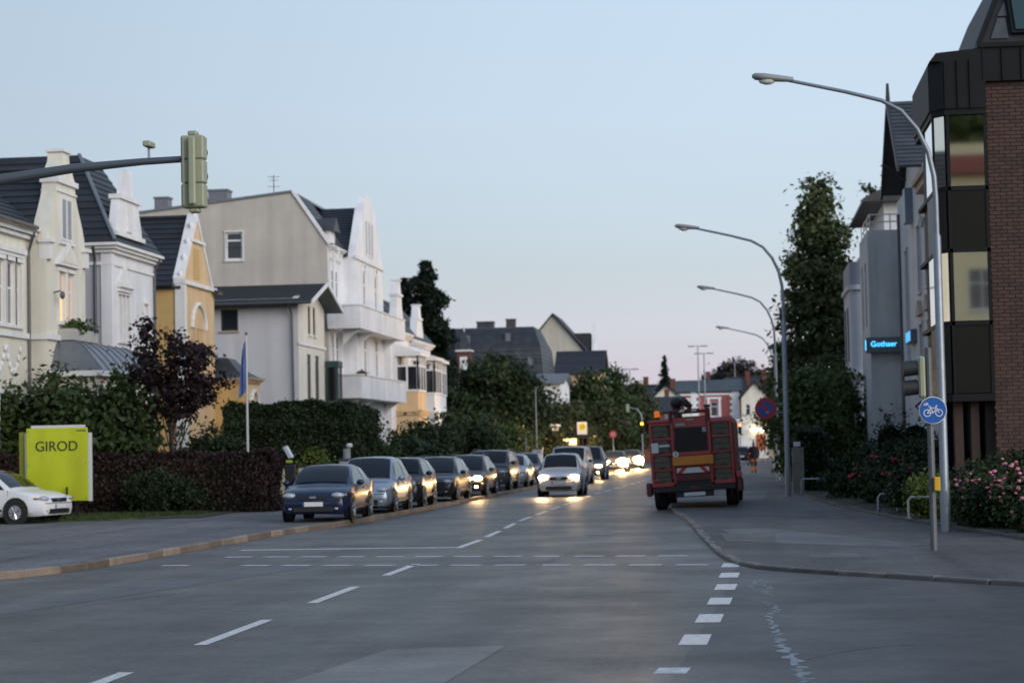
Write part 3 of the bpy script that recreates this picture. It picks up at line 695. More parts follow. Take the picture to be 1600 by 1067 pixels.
MB().prism([(XR, 106.4, 9.75), (XR, 113.2, 9.75), (XR, 109.8, ZR)][::-1], (-.3, 0, 0)).build('gable', M_dcream, D)
body(D, -38, XR, 106.4, 113.2, 0, 9.7, M_white)
MB().roof((-38, 105.7, 9.5), (XR+.9, 105.7, 9.5), (XR+.9, 109.8, ZR+.1), (-38, 109.8, ZR+.1)).roof((XR+.9, 113.9, 9.5), (-38, 113.9, 9.5), (-38, 109.8, ZR+.1), (XR+.9, 109.8, ZR+.1)).build('roof', M_roofd, D)
MB().prism([(XR+.86, 105.6, 9.36), (XR+.86, 109.8, ZR-.04), (XR+.86, 109.8, ZR+.16), (XR+.86, 105.6, 9.56)], (.08, 0, 0)).build('bargeboard', M_trim, D)
MB().prism([(XR+.86, 114.0, 9.36), (XR+.86, 109.8, ZR-.04), (XR+.86, 109.8, ZR+.16), (XR+.86, 114.0, 9.56)], (.08, 0, 0)).build('bargeboard', M_trim, D)
MB().quad((XR, 109.8, ZR-.05), (XR+.86, 109.8, ZR-.05), (XR+.86, 113.9, 9.37), (XR, 113.9, 9.37)).build('soffit', M_green, D)
MB().tube([(-38, 105.62, 9.45), (XR+.8, 105.62, 9.45)], 0.08, 6).build('gutter', M_gutter, D)
pipe(D, [(XR-.35, 105.65, 9.4), (XR-.3, 106.25, 8.9), (XR-.25, 106.3, 0)], .055)
# glazed green bay on the far end of the front
MB().box(XR, -21.7, 113.0, 114.3, 3.2, 4.4).build('bay_base', M_dcream, D)
gb = MB().box(XR+.05, -21.75, 113.05, 114.25, 4.41, 4.6).box(XR+.05, -21.72, 113.02, 114.28, 6.4, 6.75)
for a in (113.06, 114.15): gb.box(-21.9, -21.76, a, a+.1, 4.6, 6.4)
gb.box(XR+.06, XR+.16, 113.06, 113.16, 4.6, 6.4); gb.build('glazed_bay', M_green, D)
MB().box(XR+.16, -21.9, 113.1, 113.13, 4.6, 6.4).build('pane', M_glassd, D)
MB().box(-21.83, -21.8, 113.17, 114.14, 4.6, 6.4).build('pane', M_glassd, D)

# ---------------------------------------------------------------- tall beige fire-wall house, white street front with gable
E_ = thing('tall_apartment_house', 'tall house with bare stained beige side wall and white gabled balcony front', 'house', (-28, 122, 0))
WP = [(-38, 0), (-22.6, 0), (-22.6, 13.35), (-24.6, 16.25), (-33.4, 15.35), (-38, 14.9)]
wnd = (-28.35, -27.4, 12.6, 14.15)
mb = MB().wall((-38, 115, 0), RYm, UZ, 15.4, 13.3, [(wnd[0]+38, wnd[1]+38, 12.6, 13.3)])
# upper part of the fire wall above 13.3 m, split round the window
mb.poly([(-38, 115, 13.3), (wnd[0], 115, 13.3), (wnd[0], 115, 15.87), (-33.4, 115, 15.35), (-38, 115, 14.9)])
mb.poly([(wnd[0], 115, 14.15), (wnd[1], 115, 14.15), (wnd[1], 115, 15.96), (wnd[0], 115, 15.87)])
mb.poly([(wnd[1], 115, 13.3), (-22.6, 115, 13.3), (-22.6, 115, 13.35), (-24.6, 115, 16.25), (wnd[1], 115, 15.96)])
mb.build('fire_wall', M_beige, E_)
swin(E_, 115, *wnd, nx=1, tr=0.3, surround=.06, fw=.09)
MB().box(-38, -22.9, 115.3, 133, 0, 13.0).build('wall', M_white, E_)
MB().box(-37.9, -24.8, 115.25, 127, 13.0, 15.0).build('attic_wall', M_beige, E_)
MB().prism([(-38.1, 114.9, 14.9), (-33.4, 114.9, 15.36), (-24.58, 114.9, 16.27), (-24.58, 114.9, 16.39), (-33.4, 114.9, 15.48), (-38.1, 114.9, 15.02)], (0, 13, 0)).build('top_roof', M_zinc, E_)
MB().prism([(-22.55, 114.9, 13.3), (-24.58, 114.9, 16.3), (-24.42, 114.9, 16.36), (-22.38, 114.9, 13.36)], (0, .3, 0)).build('verge_flashing', M_trim, E_)
MB().roof((-22.4, 115.2, 13.3), (-22.4, 119.6, 13.3), (-24.5, 119.6, 16.3), (-24.5, 115.2, 16.3)).build('mansard_slope', M_slate, E_)
# dormer on the mansard
MB().box(-23.8, -22.5, 115.3, 116.7, 13.3, 14.2).build('dormer_wall', M_white, E_)
MB().prism([(-22.25, 115.05, 14.1), (-22.25, 117.0, 14.1), (-22.25, 116.0, 14.85)][::-1], (-2.3, 0, 0)).build('dormer_roof', M_slate, E_)
pipe(E_, [(-22.2, 115.6, 13.2), (-22.0, 115.3, 12.9), (-22.3, 115.2, 12.4), (-22.4, 115.2, 0)], .06, M_frame)
for (x, z, w) in [(-32.4, 15.4, .8), (-29.1, 15.7, 1.1)]: chimney(E_, x, 116.8, z, z+.95, w, mat('zinc_chimney', (.17, .18, .2), .5, .2, var=.2, vscale=4))
mb = MB().tube([(-25.8, 116, 16.2), (-25.8, 116, 17.4)], .025, 6)
for zz, w in ((17.3, .35), (17.1, .25), (16.75, .35)): mb.tube([(-25.8-w, 116, zz), (-25.8+w, 116, zz)], .015, 5)
mb.build('roof_aerial', M_gutter, E_)
# recessed front piece
XF0, XF1 = -22.6, -21.8
eh = [(115.9, 116.5, 9.85, 12.0), (117.1, 117.7, 9.85, 12.0), (115.9, 116.5, 5.9, 8.3), (117.1, 117.7, 5.9, 8.3)]
front(E_, XF0, 115, 119.2, 0, 13.3, eh, M_white)
for h in eh: fwin(E_, XF0, *h, nx=1, tr=.3, depth=.06)
cornice(E_, -23.2, XF0, 115.34, 119.2, 13.0, M_trim, .3, .3)
side(E_, 119.2, XF0, XF1, 0, 13.0, [], M_white)
fh = []
for zc0, zc1 in ((10.05, 12.3), (6.2, 8.5), (1.4, 3.6)):
    fh += [(121.3, 122.15, zc0, zc1), (125.2, 126.05, zc0, zc1)]
front(E_, XF1, 119.2, 128.4, 0, 13.0, fh, M_white)
for h in fh: fwin(E_, XF1, *h, nx=1, tr=.35, gm=[M_curt, M_glass], surround=.10, depth=.05, fw=.1)
for h in fh:
    mb = MB(); yc = (h[0]+h[1])/2
    for k in range(8):
        t0, t1 = PI*k/8, PI*(k+1)/8
        mb.tube([(XF1+.05, yc-.5*math.cos(t0), h[3]+.1+.34*math.sin(t0)), (XF1+.05, yc-.5*math.cos(t1), h[3]+.1+.34*math.sin(t1))], .06, 6)
    mb.build('window_arch', M_trim, E_)
prof = [(13.0, 4.6), (13.4, 4.35), (14.0, 3.8), (14.7, 3.2), (15.4, 2.65), (16.0, 2.1), (16.4, 1.55), (16.62, 1.25), (16.66, .9), (16.9, .85)]
gable_slab(E_, XF1, prof, 123.8, .45, M_white)
for a in (122.3, 123.3, 124.3):
    MB().box(XF1+.003, XF1+.05, a, a+.55, 13.3, 15.5).build('blind_window', M_trim, E_)
    MB().box(XF1+.052, XF1+.06, a+.1, a+.45, 13.4, 15.35).build('blind_pane', M_curt, E_)
MB().box(XF1-.02, XF1+.12, 119.1, 128.5, 12.85, 13.05).build('string_course', M_trim, E_)
MB().roof((-32, 119.0, 13.0), (XF1-.46, 119.0, 13.0), (XF1-.46, 123.8, 16.3), (-32, 123.8, 16.3)).roof((XF1-.46, 128.6, 13), (-32, 128.6, 13), (-32, 123.8, 16.3), (XF1-.46, 123.8, 16.3)).build('roof', M_roofd, E_)
for k in range(5):
    MB().box(XF0+.02, XF0+.2, 115.4+.7*k, 115.6+.7*k, 12.55, 12.95).build('corbel', M_trim, E_)
# two long balconies with solid white parapets, on brackets
for z in (8.6, 4.75):
    MB().box(XF1-.78, -20.75, 114.6, 130.2, z, z+.18).build('balcony_floor', M_white, E_)
    MB().box(-20.87, -20.75, 114.6, 130.2, z+.181, z+1.25).box(XF0, -20.871, 114.6, 114.72, z+.181, z+1.25).box(XF1, -20.871, 130.08, 130.2, z+.181, z+1.25).build('balcony_parapet', M_white, E_)
    MB().box(XF0, -20.7, 114.55, 130.25, z+1.251, z+1.33).build('balcony_coping', M_trim, E_)
    for yy in (115.4, 119.6, 128):
        MB().prism([(XF1-.1, yy, z-.002), (-20.9, yy, z-.002), (-21.5, yy, z-.45), (XF1-.1, yy, z-.9)], (0, .25, 0)).build('balcony_bracket', M_trim, E_)
me = blob_leaves('balcony_plants', leafmat('flower_leaf', (.04, .07, .02), (.2, .03, .03)), [(7.1, -6.6, 6.1, .15, .4, .2)], 300, .06, 15, .08); link('balcony_plants', me, E_)

# ---------------------------------------------------------------- veranda villas further on
def veranda_house(name, label, y0, y1, X, eave, wall, gz, oriel):
    h = thing(name, label, 'house', (X-5, (y0+y1)/2, 0)); yc = (y0+y1)/2
    side(h, y0, X-12, X, 0, eave, [], wall)
    H = [(yc-.5, yc+.4, eave-2.2, eave-.5), (y1-1.5, y1-.7, eave-2.2, eave-.5)]
    front(h, X, y0, y1, 0, eave, H, wall)
    for q in H: fwin(h, X, *q, nx=1, tr=.35, gm=[M_curt, M_glass])
    body(h, X-12, X, y0, y1, 0, eave, wall)
    cornice(h, X-12, X, y0, y1, eave, M_trim, .35, .35)
    MB().roof((X-12, y0-.3, eave+.35), (X+.3, y0-.3, eave+.35), (X-2, y0+2, eave+3.2), (X-12, y0+2, eave+3.2)).roof((X+.3, y0-.3, eave+.35), (X+.3, y1+.3, eave+.35), (X-2, y1-2, eave+3.2), (X-2, y0+2, eave+3.2)).build('roof', M_slate, h)
    # dormer-like gable piece
    prof = [(eave+.3, 1.7), (eave+1.2, 1.45), (eave+1.9, 1.0), (gz-.9, .75), (gz-.5, .55), (gz, .32)]
    gable_slab(h, X+.05, prof, yc-.2, .5, wall); MB().box(X-.5, X+.15, yc-1.05, yc+.65, gz-1.0, gz-.85).box(X-.52, X+.15, yc-.55, yc+.15, gz, gz+.1).build('gable_band', M_trim, h)
    # two storey glazed veranda on a base
    for (a, b, dx, bm) in oriel:
        MB().box(X, X+dx, a, b, 0, 4.1).build('veranda_base', bm, h)
        MB().box(X, X+dx+.12, a-.12, b+.12, 4.1, 4.28).box(X, X+dx+.2, a-.2, b+.2, 4.281, 4.42).build('veranda_band', M_trim if bm != M_peachw else bm, h)
        MB().box(X, X+dx-.06, a+.06, b-.06, 4.421, 5.6).build('veranda_parapet', bm, h)
        fr = MB().box(X, X+dx, a, b, 5.601, 5.72).box(X, X+dx+.18, a-.18, b+.18, 7.9, 8.12)
        for q in np.linspace(a+.06, b-.06, 4): fr.box(X+dx-.1, X+dx, q-.06, q+.06, 5.72, 7.9)
        for q in np.linspace(X+.06, X+dx-.06, 3): fr.box(q-.06, q+.06, a, a+.1, 5.72, 7.9)
        fr.box(X+dx-.09, X+dx-.01, a, b, 7.2, 7.3).box(X, X+dx, a+.01, a+.09, 7.2, 7.3)
        v = fr.build('veranda_glazing', M_frame, h)
        qs = np.linspace(a+.06, b-.06, 4)
        for i in range(3): MB().box(X+dx-.06, X+dx-.04, qs[i]+.06, qs[i+1]-.06, 5.72, 7.2).build('pane', M_glass, v)
        qs = np.linspace(X+.06, X+dx-.06, 3)
        for i in range(2): MB().box(qs[i]+.06, qs[i+1]-.06, a+.04, a+.06, 5.72, 7.2).build('pane', M_glass, v)
        MB().prism([(X+dx+.2, a-.2, 8.12), (X, a-.2, 8.12), (X, a-.2, 8.7)], (0, b-a+.4, 0)).build('veranda_roof', M_frame, h)
    return h
veranda_house('veranda_villa', 'white villa with glazed veranda on an apricot base beside tall balconies', 133.2, 141.0, -22.2, 9.2, M_white, 12.9, [(135.0, 138.4, 1.5, M_peachw)])
veranda_house('veranda_villa', 'white villa with bay verandas next to the grey mansard roof', 142.0, 152.0, -22.4, 9.0, M_white, 11.9, [(143.0, 146.4, 1.6, M_white), (148.0, 151, 1.3, M_white)])
# ================================================================ RIGHT SIDE BUILDINGS
RXm = Vector((0, -1, 0))
def frontR(root, X, y0, y1, z0, z1, holes, m, name='front_wall'):
    """wall facing the street (-X); holes given as (y_far, y_near, z0, z1)"""
    mb = MB().wall((X, y1, z0), RXm, UZ, y1-y0, z1-z0, [(y1-a, y1-b, c-z0, d-z0) for a, b, c, d in holes]); return mb.build(name, m, root)
def fwinR(root, X, a, b, c, d, **k): return window(root, (X, a, c), RXm, UZ, a-b, d-c, **k)
M_clad = mat('dark_standing_seam_metal', (0.007, 0.0075, 0.009), 0.6, 0.0, var=0.3, vscale=2, spec=.22)
M_mirror = mat('coated_window_glass', (0.96, 0.90, 0.78), 0.03, 1.0)
M_bronze = mat('bronze_spandrel', (0.010, 0.009, 0.006), 0.4, spec=0.2)
M_brick = mat('red_brown_brick', (0.078, 0.042, 0.033), 0.85, var=0.25, vscale=9, bump=0.5, bscale=50)
M_brick2 = mat('dark_brown_brick', (0.055, 0.034, 0.028), 0.85, var=0.25, vscale=9, bump=0.5, bscale=50)
M_mortar = mat('dark_mortar', (0.060, 0.046, 0.041), 0.95, var=0.2, vscale=8)
BR = thing('brick_office', 'red-brown brick office block with dark metal-clad bay window', 'office', (9, 50, 0))
MB().box(5.52, 16, 47.02, 60, 0, 9.7).build('wall', M_mortar, BR)
mes = []
for m in (M_brick, M_brick2):
    me = bpy.data.meshes.new('brick'); b = MB().bbox(-.119, .119, -.02, .06, -.0355, .0355, .004); me.from_pydata(b.v, [], b.f); me.materials.append(m); mes.append(me)
cnt = 0; restA, restB = MB(), MB(); rr = random.Random(5)
row = 0; z = 9.62
while z > 0.3:
    off = 0.125 if row % 2 else 0.0
    for k in range(12):
        x = 5.52 + 0.122 + 0.25*k - off
        half = x - .119 < 5.5
        w0 = max(x-.119, 5.5)
        pick = 0 if rr.random() < .62 else 1
        if k <= 4 and cnt < 300 and not half:
            o = link('brick', mes[pick], BR); o.location = (x-9, 46.995+rr.uniform(-.004, .004)-50+.02, z); cnt += 1
        else:
            (restA, restB)[pick].box(w0, x+.119, 46.995+rr.uniform(-.004, .004), 47.06, z-.0355, z+.0355)
    # header courses on the corner facing the street
    for k in range(8):
        y = 47.12 + .25*k + off
        (restA, restB)[rr.random() < .4].box(5.495, 5.56, y-.119+.09, y+.119+.09, z-.0355, z+.0355)
    z -= 0.0833; row += 1
o = restA.build('brick_courses', M_brick, BR); o['kind'] = 'stuff'
o = restB.build('brick_courses', M_brick2, BR); o['kind'] = 'stuff'
# metal fascia over the brick, and the steep metal roof with a roof window
MB().box(5.42, 16, 46.86, 60, 9.68, 10.42).build('fascia', M_clad, BR)
for x in np.arange(5.46, 8, .42): MB().box(x-.012, x+.012, 46.82, 46.86, 9.7, 10.4).build('seam', M_clad, BR)
MB().box(5.34, 16, 46.80, 60, 10.421, 10.52).build('eave_trim', M_clad, BR)
MB().add([(5.38, 46.95, 10.5), (16, 46.95, 10.5), (16, 48.0, 13.4), (6.6, 48.0, 13.4), (5.38, 60, 10.5), (6.6, 60, 13.4)], [(0, 1, 2, 3), (4, 0, 3, 5)]).build('mansard_roof', mat('slate_roof_panels', (0.022, 0.024, 0.027), .6, var=.35, vscale=2, spec=.25), BR)
MB().tube([(5.38, 46.93, 10.5), (6.6, 47.97, 13.4)], .06, 6).build('hip_trim', M_clad, BR)
def onroof(x, z, d=0.03): return (x, 46.95+(z-10.5)*1.05/2.9-d, z+d*.36)
for (a, b, c, d) in [(5.66, 6.05, 10.62, 11.1), (5.84, 6.05, 11.15, 11.5)]:
    MB().quad(onroof(a, c), onroof(b, c), onroof(b-.04, d), onroof(a+.18, d)).build('slate_panel', mat('slate_panel', (0.05, 0.053, 0.058), .5, var=.3, vscale=6), BR)
rw = MB().prism([onroof(6.12, 10.7, .02), onroof(7.4, 10.7, .02), onroof(7.4, 11.75, .02), onroof(6.05, 11.75, .02)], (0, -.08, .03)).build('roof_window', M_clad, BR)
MB().quad(onroof(6.2, 10.76, .14), onroof(7.32, 10.76, .14), onroof(7.32, 11.68, .14), onroof(6.14, 11.68, .14)).build('pane', mat('green_roof_glass', (0.02, .045, .042), .1, spec=.8), rw)
# bay: chamfered, two window bands with dark panels between
plan = [(5.5, 46.9), (4.62, 46.9), (4.36, 47.25), (4.36, 51.5), (5.5, 51.5)]
def planpr(z0, z1, grow=0.0):
    pts = [(x-(grow if x < 5.4 else 0), y-(grow if y < 47 else 0), z0) for x, y in plan]; return pts[::-1], (0, 0, z1-z0)
MB().prism(*planpr(2.68, 2.84, .03)).build('bay_floor', M_clad, BR)
MB().prism(*planpr(8.97, 9.1, .02)).build('bay_head', M_clad, BR)
for z0, z1, pm in [(2.86, 4.34, M_bronze), (4.44, 5.96, M_mirror), (6.02, 7.30, M_bronze), (7.40, 8.95, M_mirror)]:
    nm = 'pane' if pm is M_mirror else 'spandrel_panel'
    MB().box(4.70, 5.43, 46.925, 46.96, z0, z1).build(nm, pm, BR)
    q = [(4.59, 46.965, z0), (4.39, 47.235, z0), (4.39, 47.235, z1), (4.59, 46.965, z1)]
    MB().prism(q[::-1], (.02, .02, 0)).build(nm, pm, BR)
    MB().box(4.375, 4.40, 47.3, 49.2, z0, z1).build(nm, pm, BR)
mb = MB()
for z in (4.39, 5.99, 7.35): mb.prism(*planpr(z-.05, z+.035, .0))
for x in (4.625, 5.435): mb.box(x, x+.07, 46.90, 47.0, 2.85, 8.97)
mb.box(4.35, 4.42, 47.23, 47.31, 2.85, 8.97); mb.build('bay_mullions', M_clad, BR)
MB().box(4.5, 5.5, 47.15, 51.4, 2.84, 8.96).build('bay_core', M_clad, BR)
MB().prism(*planpr(9.1, 10.15, .06)).build('bay_cladding', M_clad, BR)
MB().prism([(4.30, 46.84, 10.15), (4.45, 46.84, 10.34), (5.5, 46.84, 10.42), (5.5, 46.84, 10.15)], (0, 4.6, 0)).build('bay_roof', M_clad, BR)
for x in (4.62, 4.9, 5.17): MB().box(x-.012, x+.012, 46.80, 46.84, 9.12, 10.16).build('seam', M_clad, BR)
# ground floor pillars under the bay, dark entrance behind
for x in (4.75, 5.1, 5.42): MB().box(x-.09, x+.09, 47.3, 47.6, 0, 2.68).build('pillar', M_brick2, BR)
MB().box(4.5, 5.52, 48.6, 48.7, 0, 2.68).build('entrance_wall', M_glassd, BR)

M_grey = mat('grey_roughcast', (0.50, 0.505, 0.51), 0.9, var=0.12, vscale=1.5, streak=0.22, bump=0.5, bscale=25)
M_greyl = mat('pale_grey_stucco', (0.54, 0.54, 0.55), 0.85, var=0.1, vscale=1.5, streak=0.18)
M_tan = mat('tan_stone', (0.33, 0.28, 0.23), .8, var=.12, vscale=3)
GH = thing('grey_stucco_house', 'grey stucco house with square stair tower carrying a blue lit sign', 'house', (10, 78, 0))
XG = 6.6
gh = [(72.4, 71.4, 7.2, 9.6), (75.2, 74.2, 7.2, 9.6), (78.4, 77.4, 7.2, 9.6), (72.4, 71.4, 3.6, 6.0), (75.2, 74.2, 3.6, 6.0), (78.4, 77.4, 3.6, 6.0), (84.2, 83.4, 5.0, 9.2)]
frontR(GH, XG, 62, 88, 0, 11.6, gh, M_greyl)
for q in gh: fwinR(GH, XG, *q, nx=1, tr=.3, surround=.12, sm=M_greyl)
for q in (73.3, 76.3):
    for z in (10.1,): 
        mb = MB()
        for k in range(12):
            t0, t1 = 2*PI*k/12, 2*PI*(k+1)/12
            mb.tube([(XG-.04, q+.42*math.cos(t0), z-.35+.3*math.sin(t0)), (XG-.04, q+.42*math.cos(t1), z-.35+.3*math.sin(t1))], .05, 6)
        mb.build('stucco_ring', M_greyl, GH)
for (a, b) in ((71.0, 72.8), (73.8, 75.6), (77, 78.8)):
    MB().prism([(XG, a, 6.35), (XG, b, 6.35), (XG, (a+b)/2, 6.9)], (-.16, 0, 0)).build('window_hood', M_tan, GH)
MB().wall((XG, 62, 0), RYm, UZ, 8, 11.6, []).build('side_wall', M_greyl, GH)
MB().box(XG+.3, 15, 62.3, 87.9, 0, 11.5).build('wall', M_greyl, GH)
MB().box(XG-.28, 15, 61.8, 75.6, 10.5, 10.75).box(XG-.4, 15, 61.7, 75.7, 10.751, 10.95).build('cornice', M_tan, GH)
# cross gable with wide eaves toward the street
MB().roof((5.75, 76.0, 11.6), (14, 76.0, 11.6), (14, 80.4, 14.6), (5.75, 80.4, 14.6)).roof((14, 84.8, 11.6), (5.75, 84.8, 11.6), (5.75, 80.4, 14.6), (14, 80.4, 14.6)).build('roof', M_slate, GH)
MB().prism([(XG+.02, 76.6, 11.55), (XG+.02, 84.2, 11.55), (XG+.02, 80.4, 14.2)], (.3, 0, 0)).build('gable', M_greyl, GH)
for sg in (-1, 1):
    MB().prism([(5.72, 80.4+sg*4.45, 11.38), (5.72, 80.4, 14.42), (5.72, 80.4, 14.68), (5.72, 80.4+sg*4.45, 11.62)], (.09, 0, 0)).build('bargeboard', M_dframe, GH)
MB().tube([(5.8, 80.4, 14.4), (5.8, 80.4, 15.3)], [.1, .05], 6).build('finial', M_dframe, GH)
for yy in (77.6, 83.2): MB().tube([(5.8, yy, 12.6), (XG, yy, 11.9)], .07, 6).build('gable_brace', M_dframe, GH)
MB().box(6.3, XG, 80.2, 81.2, 10.0, 11.3).build('blue_pane', mat('pale_blue_pane', (.16, .2, .27), .4), GH)  # opaque pale blue box standing for a glazed pane
# stair tower, flat topped with railing
TW = [(XG-1.25, 88.0), (XG+3, 88.0), (XG+3, 94.0), (XG-1.25, 94.0)]
mb = MB().wall((XG-1.25, 88, 0), RYm, UZ, 4.25, 10.5, []).wall((XG-1.25, 94, 0), RXm, UZ, 6, 10.5, [(1.2, 2.0, 6.6, 9.3), (3.5, 4.3, 6.6, 9.3), (1.2, 2.0, 2.2, 4.6)])
mb.quad((XG-1.25, 88, 10.5), (XG+3, 88, 10.5), (XG+3, 94, 10.5), (XG-1.25, 94, 10.5)); mb.build('stair_tower', M_grey, GH)
MB().box(XG-1.0, XG+2.9, 88.2, 93.8, 0, 10.45).build('tower_core', M_dframe, GH)
rl = MB()
for z in (10.85, 11.15): rl.tube([(XG+.6, 88.12, z), (XG-1.15, 88.12, z), (XG-1.15, 93.8, z)], .03, 6)
for (x, y) in [(XG-1.15, 88.12), (XG-.3, 88.12), (XG+.6, 88.12), (XG-1.15, 90), (XG-1.15, 92), (XG-1.15, 93.8)]: rl.tube([(x, y, 10.5), (x, y, 11.15)], .025, 6)
rl.build('railing', mat('galvanised_rail', (.35, .37, .4), .4, .6), GH)
pipe(GH, [(XG-.06, 86.9, 11), (XG-.06, 86.9, 0)], .06)

# lit sign box on the tower
SG = thing('lit_sign', 'grey sign box with glowing blue lettering on the stair tower', 'sign', (5.95, 87.8, 5.75))
MB().bbox(5.15, 6.62, 87.55, 87.96, 5.42, 6.06, .02).build('sign_box', mat('sign_grey', (.10, .12, .135), .4), SG)
M_blue = mat('blue_neon', (.1, .4, .6), .3, emit=(0.06, 0.50, 1.0), estr=2.2)
text_mesh('Gothaer', 0.31, M_blue, (5.86, 87.535, 5.77), (PI/2, 0, 0), 'lettering', SG, .012)
MB().box(5.135, 5.145, 87.62, 87.9, 5.55, 5.95).build('lit_edge', M_blue, SG)
SG2 = thing('lit_sign', 'short blue glowing panel on the grey stucco front', 'sign', (6.5, 81.2, 5.8))
MB().bbox(6.36, 6.598, 80.1, 82.5, 5.5, 5.98, .02).build('sign_box', MATS['sign_grey'], SG2)
MB().box(6.35, 6.358, 80.2, 82.4, 5.56, 5.92).build('lit_face', mat('soft_blue_face', (.1, .4, .6), .3, emit=(.06, .38, .75), estr=0.9), SG2)

# next house beyond: pale bay with balcony
PB = thing('pale_bay_house', 'pale grey house with tall round-cornered bay and balcony on top', 'house', (9, 103, 0))
n = 8; pl = [(5.9+0.7*math.cos(PI+PI/2*k/n), 100.5+.7*math.sin(PI+PI/2*k/n)) for k in range(n+1)]
pts = [(9, 99.8)] + pl[::-1] + [(5.2, 106), (9, 106)]
M_pb = mat('pale_blue_grey_stucco', (.46, .475, .52), .8, var=.08, vscale=1.5, streak=.15)
MB().prism([(x, y, 0) for x, y in pts], (0, 0, 9.0)).build('bay', M_pb, PB)
for z in (8.9, 4.9): MB().prism([(x-(.12 if x < 8 else 0), y-(.12 if y < 105 else 0), z) for x, y in pts], (0, 0, .22)).build('band', M_pb, PB)
MB().prism([(x, y, 9.121) for x, y in pts], (0, 0, 1.1)).build('balcony_parapet', mat('slate_blue_parapet', (.2, .22, .26), .7, var=.1), PB)
for z0, z1 in ((5.6, 8.2), (1.6, 4.2)):
    MB().box(5.19, 5.205, 102, 103, z0, z1).build('window', M_glass, PB); MB().box(5.188, 5.204, 104.2, 105.2, z0, z1).build('window', M_glass, PB)
    MB().box(6.25, 6.9, 99.78, 99.795, z0, z1).build('window_panel', M_pb, PB)
MB().box(6.9, 16, 100.4, 112, 0, 13.2).build('wall', M_white, PB)
MB().prism([(5.9, 99.6, 13.0), (5.9, 99.6, 13.15), (8.4, 99.6, 14.4), (16, 99.6, 14.4), (16, 99.6, 13.0)], (0, 12.6, 0)).build('roof', M_slate, PB)
me = blob_leaves('balcony_plants', leafmat('balcony_leaf', 0, 0), [(-2.6, -2.5, 10.4, .6, .8, .3)], 700, .09, 21, .12); link('balcony_plants', me, PB)

# ---------------------------------------------------------------- stand-in house added behind the camera, its bands shaped for the bay glass reflection
RH = thing('reflection_house', 'unseen stand-in cream house behind the camera, added for the office glass reflection', 'house', (14, -36, 0))
RYp = Vector((-1, 0, 0))
hs = [(3+3.6*i, 4.6+3.6*i, 2+3.6*j, 4.4+3.6*j) for i in range(5) for j in range(4)]
MB().wall((25, -30, 0), RYp, UZ, 22, 17.1, hs).build('wall', mat('warm_cream_stucco', (.86, .70, .44), .8, var=.05), RH)
for a, b, c, d in hs: window(RH, (25-a, -30, c), RYp, UZ, b-a, d-c, nx=2, tr=.35)
MB().box(3.3, 24.7, -42, -30.4, 0, 17.0).build('inner_wall', M_cream, RH)
MB().box(4, 24, -44, -33.2, 17.0, 19.3).build('upper_storey', MATS['warm_cream_stucco'], RH)
MB().roof((25.4, -29.4, 17.1), (2.6, -29.4, 17.1), (5, -32, 18.5), (23, -32, 18.5)).build('roof', mat('red_clay_tile', (.22, .045, .025), .7, var=.3, vscale=2, island=.2), RH)

# ================================================================ FAR BUILDINGS
def simple_house(name, label, x0, x1, y0, y1, eave, ridge, wall, roofm, ridge_axis='x', wins=(), chim=(), over=.4, base=0.0):
    """gable house; wins on the camera side as (xa, xb, za, zb)"""
    h = thing(name, label, 'house', ((x0+x1)/2, (y0+y1)/2, base))
    side(h, y0, x0, x1, base, eave, list(wins), wall)
    for q in wins: swin(h, y0, *q, nx=2 if q[1]-q[0] > .9 else 1, tr=.35)
    MB().box(x0, x1, y0+.3, y1, base, eave).build('wall', wall, h)
    ym, xm = (y0+y1)/2, (x0+x1)/2
    if ridge_axis == 'x':
        MB().roof((x0-over, y0-over, eave), (x1+over, y0-over, eave), (x1+over, ym, ridge), (x0-over, ym, ridge), .5, .04).roof((x1+over, y1+over, eave), (x0-over, y1+over, eave), (x0-over, ym, ridge), (x1+over, ym, ridge), .5, .04).build('roof', roofm, h)
        MB().prism([(x0, y0, eave), (x0, y1, eave), (x0, ym, ridge-.15)], (x1-x0, 0, 0)).build('gable', wall, h)
    else:
        MB().roof((x1+over, y0-over, eave), (x1+over, y1+over, eave), (xm, y1+over, ridge), (xm, y0-over, ridge), .5, .04).roof((x0-over, y1+over, eave), (x0-over, y0-over, eave), (xm, y0-over, ridge), (xm, y1+over, ridge), .5, .04).build('roof', roofm, h)
        MB().prism([(x0, y0, eave), (x1, y0, eave), (xm, y0, ridge-.1)], (0, y1-y0, 0)).build('gable', wall, h)
    for (x, y, z0, z1, w) in chim: chimney(h, x, y, z0, z1, w)
    return h
# big mansard roof
MR = thing('mansard_house', 'long house under a big dark grey mansard roof with small turret', 'house', (-24, 206, 0))
MB().box(-31.5, -18.2, 200.6, 214, 0, 8.2).build('wall', M_white, MR)
mb = MB()
for A_, B_, C_, D_ in [((-32, 200, 8.2), (-17.7, 200, 8.2), (-18.0, 201.2, 11.4), (-31.4, 201.2, 11.4)), ((-31.4, 201.2, 11.4), (-18.0, 201.2, 11.4), (-18.9, 204, 13.5), (-28.6, 204, 13.5)),
                       ((-17.7, 200, 8.2), (-17.7, 214.6, 8.2), (-18.0, 213.4, 11.4), (-18.0, 201.2, 11.4)), ((-18.0, 201.2, 11.4), (-18.0, 213.4, 11.4), (-18.9, 211, 13.5), (-18.9, 204, 13.5)),
                       ((-32, 214.6, 8.2), (-32, 200, 8.2), (-31.4, 201.2, 11.4), (-31.4, 213.4, 11.4)), ((-31.4, 213.4, 11.4), (-31.4, 201.2, 11.4), (-28.6, 204, 13.5), (-28.6, 211, 13.5))]:
    mb.roof(A_, B_, C_, D_, .45, .05)
